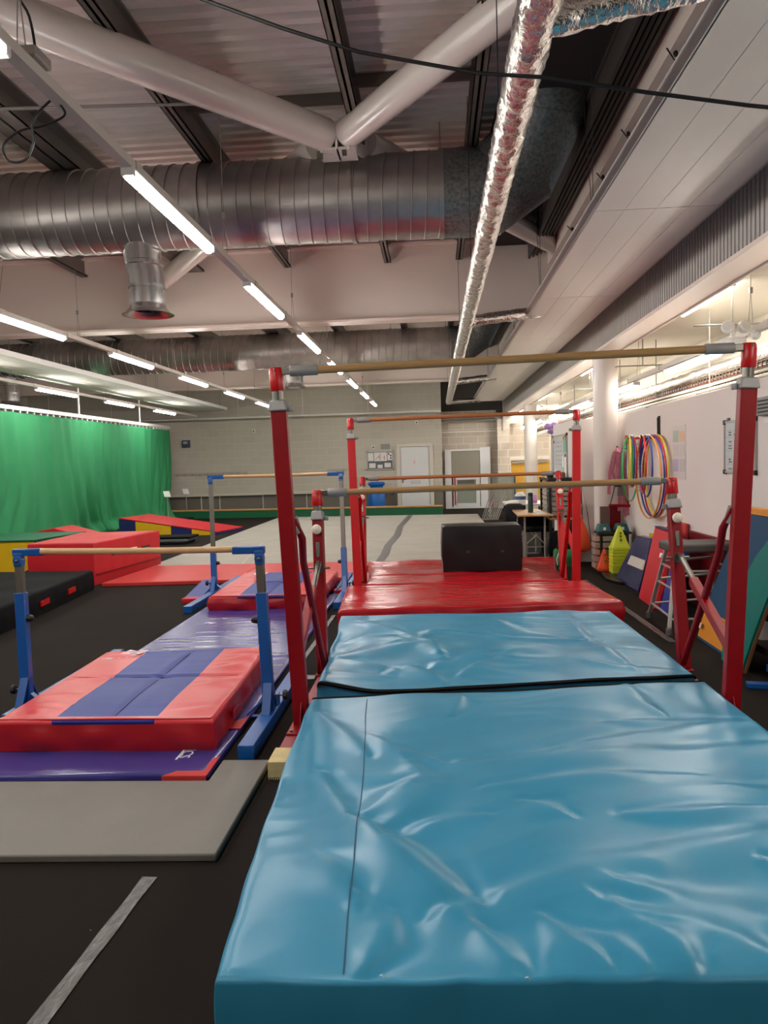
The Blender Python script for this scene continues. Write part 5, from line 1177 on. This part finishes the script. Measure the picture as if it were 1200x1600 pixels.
t = thing('black_sack', 'black fabric bag slumped on the pad right of the cones', 'bag', (2.42, 9.3, .05))
MB().ball((2.42, 9.28, .19), .19, (.5, 1.1, .78), 18).build('bag_body', BLACKF, t, smooth=80); MB().path([(2.36, 9.3, .33), (2.34, 9.25, .38), (2.36, 9.18, .33)], .008, 6).build('handle', BLACKP, t)
t = thing('drawstring_bag', 'orange drawstring bag hanging on the white return wall', 'bag', (2.03, 11.0, .2))
b = MB()
prof = [(.105, 0), (.135, .02), (.14, .1), (.12, .22), (.075, .34), (.035, .42), (.05, .46)]
k0 = len(b.v)
for (r, h) in prof:
    for j in range(28):
        th = 2*math.pi*j/28; rr = r*(1+.08*math.sin(j*2.1)+.05*math.sin(j*5.3)); b.v.append((2.02+rr*math.cos(th), 10.96+rr*.5*math.sin(th), .17+h*1.05))
for i in range(len(prof)-1):
    for j in range(28): b.f.append((k0+i*28+j, k0+i*28+(j+1) % 28, k0+(i+1)*28+(j+1) % 28, k0+(i+1)*28+j)); b.m.append(0)
b.f.append(tuple(k0+j for j in range(28))[::-1]); b.m.append(0)
b.build('bag_body', ORG, t, smooth=70)
MB().path([(2.05, 10.96, .60), (2.04, 11.05, 1.15)], .005, 6).build('cord', BLACKP, t)
MB().path([(2.05, 10.96, .60), (2.06, 11.08, 1.15), (2.13, 11.0, .7), (2.16, 10.93, .3)], .005, 6).build('cord', BLACKP, t)
t = thing('net_bag', 'pale net bag hanging behind the far red upright', 'bag', (2.0, 11.05, .75))
MB().ball((2.0, 11.03, .78), .09, (.8, .6, 1.4), 14).build('bag_body', mat('beige_net', (206, 178, 162), .8, bump=.6, bscale=50), t)
t = thing('ribbon_bow', 'lilac ribbon bow fixed to the end of the return wall', 'ribbon', (1.95, 13.0, 1.9))
for dx, dz in ((-.05, .05), (.05, .07), (0, -.03)): MB().ball((1.95+dx, 13.06, 1.98+dz), .07, (1, .5, .8), 10).build('loop', mat('lilac_ribbon', (176, 140, 200), .5), t)
MB().box(1.94, 1.96, 13.03, 13.05, 1.2, 1.9).build('tail', mat('pale_strip', (190, 190, 200), .5), t)

# ================================================================== MATS AND STOOL ON THE RIGHT
def leaning(name, lab, pts, th, m, parent=None, bev=.012, up=None):
    """pts: bottom near, bottom far, top far, top near on the visible (-x) face"""
    P = [Vector(p) for p in pts]; n = (P[1]-P[0]).cross(P[3]-P[0]).normalized()
    if n.x < 0: n = -n
    return MB().prism(P, n*th).build(name, m, parent, bevel=bev, label=lab)
t = thing('wedge_mat', 'glossy navy mat with white band leaning next to the yellow cones', 'mat', (2.3, 9.0, 0))
MB().prism([(2.19, 8.55, .0), (2.13, 9.42, .0), (2.36, 9.26, .55), (2.38, 8.70, .57)], (.10, .03, 0)).build('mat_body', vinyl('navy_gloss', (26, 30, 88), .22, .6, 6), t, bevel=.012)
MB().prism([(2.265, 8.60, .235), (2.232, 9.13, .235), (2.272, 9.12, .335), (2.30, 8.63, .335)], (-.014, 0, 0)).build('white_band', mat('off_white_band', (206, 200, 190), .6), t)
t = thing('wedge_mat', 'yellow mat edge showing above the leaning navy mat', 'mat', (2.49, 8.9, 0))
MB().box(2.49, 2.53, 8.5, 9.2, 0, .585).build('mat_body', YELLOW, t, bevel=.008)
t = thing('folding_mat', 'bright red mat leaning beside the navy one, left of the stool', 'mat', (2.3, 8.0, 0))
MB().prism([(2.08, 7.55, 0), (2.10, 8.18, 0), (2.34, 8.42, .72), (2.34, 7.80, .72)], (.06, 0, 0)).build('mat_body', RED_DULL, t, bevel=.01)
MB().prism([(2.17, 7.60, .50), (2.18, 7.66, .50), (2.19, 7.66, .54), (2.19, 7.60, .54)], (-.01, 0, 0)).build('white_tag', CARD, t)
MB().prism([(2.34, 7.8, .725), (2.34, 8.42, .725), (2.40, 8.42, .725), (2.40, 7.8, .725)], (0, 0, .012)).build('navy_top_edge', NAVY_DK, t)
t = thing('folding_mat', 'red mat top rising behind the leaning bright red mat', 'mat', (2.48, 8.2, 0))
MB().prism([(2.44, 7.9, 0), (2.44, 8.6, 0), (2.50, 8.55, .72), (2.50, 8.25, .80), (2.50, 7.9, .80)], (.035, 0, 0)).build('mat_body', RED_SHEET, t, bevel=.01)
t = thing('folding_mat', 'slim royal blue mat standing behind the stool legs', 'mat', (2.22, 7.4, 0))
MB().prism([(2.12, 7.22, 0), (2.12, 7.50, 0), (2.36, 7.72, .68), (2.36, 7.40, .68)], (.05, 0, 0)).build('mat_body', NAVY, t, bevel=.01)
t = thing('folding_mat', 'dark red mat standing behind the stool and low upright', 'mat', (2.3, 6.8, 0))
MB().prism([(2.505, 6.5, 0), (2.505, 7.85, 0), (2.512, 7.85, .74), (2.512, 6.5, .74)], (.032, 0, 0)).build('mat_body', MAROON, t, bevel=.01)
# padded step stool
t = thing('step_stool', 'aluminium high stool with grey padded top behind the right low upright', 'stool', (2.2, 6.75, 0))
MB().box(1.985, 2.53, 6.62, 7.04, .66, .735).build('padded_top', mat('grey_stool_pad', (74, 68, 66), .7), t, bevel=.02)
top = [(2.04, 6.72), (2.50, 6.72), (2.50, 6.98), (2.04, 6.98)]; bot = [(1.91, 6.47), (2.44, 6.47), (2.50, 7.18), (1.94, 7.18)]
bot[1] = (2.50, 6.47)
for a, c in zip(bot, top):
    lg = MB().bar((a[0], a[1], .03), (c[0], c[1], .66), .032, .026, up=(0, 1, 0)).build('leg', ALU, t, bevel=.004)
    MB().lathe([(.026, 0), (.026, .05), (.018, .06)], (a[0], a[1], 0), n=14).build('rubber_foot', PADGREY, lg)
def lp(i, z): a, c = bot[i], top[i]; f = (z-.03)/.63; return Vector((a[0]+(c[0]-a[0])*f, a[1]+(c[1]-a[1])*f, z))
for (i, j, z) in ((0, 1, .12), (0, 1, .34), (0, 1, .50), (3, 2, .14), (3, 2, .38), (3, 2, .54), (0, 3, .14), (0, 3, .36), (0, 3, .52), (1, 2, .14), (1, 2, .52)):
    MB().tube(lp(i, z), lp(j, z+(.04 if j == 2 and i == 3 else 0)), .011, n=10).build('rung', ALU, t)
# blue/orange leaning mat
t = thing('folding_mat', 'large steel blue leaning mat with orange top and bottom bands', 'mat', (2.3, 5.6, 0))
def lf_(y0, y1, z0, z1, f=0, g=0): 
    X = lambda z: 2.09+.30*z/1.08
    return [(X(z0), y0+f, z0), (X(z0), y1-curve(z0), z0), (X(z1), y1-curve(z1), z1), (X(z1), y0+g, z1)]
def curve(z): return .02+.30*max(0, z-.25)**1.15
zz = [0, .02, .24, .4, .55, .7, .85, .98, 1.03, 1.08]
def stripm(za, zb, name, m, th=.05):
    s_ = [z for z in zz if za <= z <= zb]; X = lambda z: 2.09+.30*z/1.08
    poly = [(X(z), 6.36-curve(z), z) for z in s_] + [(X(z), 5.5, z) for z in s_[::-1]]
    MB().prism(poly, (th, 0, .0)).build(name, m, t, bevel=.006)
stripm(0, .02, 'blue_hem', STEELB); stripm(.02, .24, 'orange_band', ORANGE); stripm(.24, 1.03, 'blue_face', STEELB); stripm(1.03, 1.08, 'orange_top', ORANGE)
MB().prism([(2.095, 6.26, .10), (2.095, 6.32, .10), (2.105, 6.32, .14), (2.105, 6.26, .14)], (-.006, 0, 0)).build('white_label', CARD, t)
text('TSV', .045, (2.378, 6.06, 1.035), (math.radians(90), 0, math.radians(-90)), inkm, t, ext=.001)
# teal springboard
t = thing('springboard', 'teal covered board with wooden edge leaning at the right edge', 'springboard', (2.2, 5.3, 0))
out = [(5.66, 0), (5.68, .12), (5.66, .28), (5.60, .45), (5.50, .62), (5.38, .78), (5.22, .92), (5.02, 1.03)]
inn = [(4.9, 1.03), (4.95, .85), (5.02, .7), (5.12, .5), (5.22, .25), (5.30, 0)]
X = lambda z: 2.04+.16*z
MB().prism([(X(z), y, z) for y, z in out]+[(X(z), y, z) for y, z in inn], (.016, 0, 0)).build('teal_cover', TEAL, t, bevel=.003)
MB().prism([(X(z)+.017, y+.0, z) for y, z in out]+[(X(z)+.017, y-.012, z) for y, z in inn], (.02, 0, 0)).build('wooden_board', mat('ply_edge', (150, 104, 70), .6), t)
t = thing('equipment_frame', 'dark wooden rack standing behind the teal board', 'rack', (2.3, 5.0, 0))
for z in (.12, .36, .60): MB().box(2.20, 2.5, 4.6, 5.55-.15*z, z, z+.05).build('shelf_slat', mat('dark_wood', (70, 56, 48), .6), t)
for y in (4.7, 5.2): MB().box(2.22, 2.46, y, y+.05, 0, .75).build('rack_post', mat('dark_wood', (70, 56, 48)), t)
t = thing('floor_bar', 'short blue metal bar lying on the floor at right edge', 'bar', (2.1, 4.98, 0))
MB().bar((1.95, 4.97, .018), (2.5, 4.87, .018), .06, .035, up=(0, 0, 1)).build('bar_body', BLUE_PAINT, t, bevel=.005)
MB().bar((2.18, 5.18, .06), (2.5, 5.30, .06), .06, .05).build('side_arm', BLUE_PAINT, t, bevel=.004)
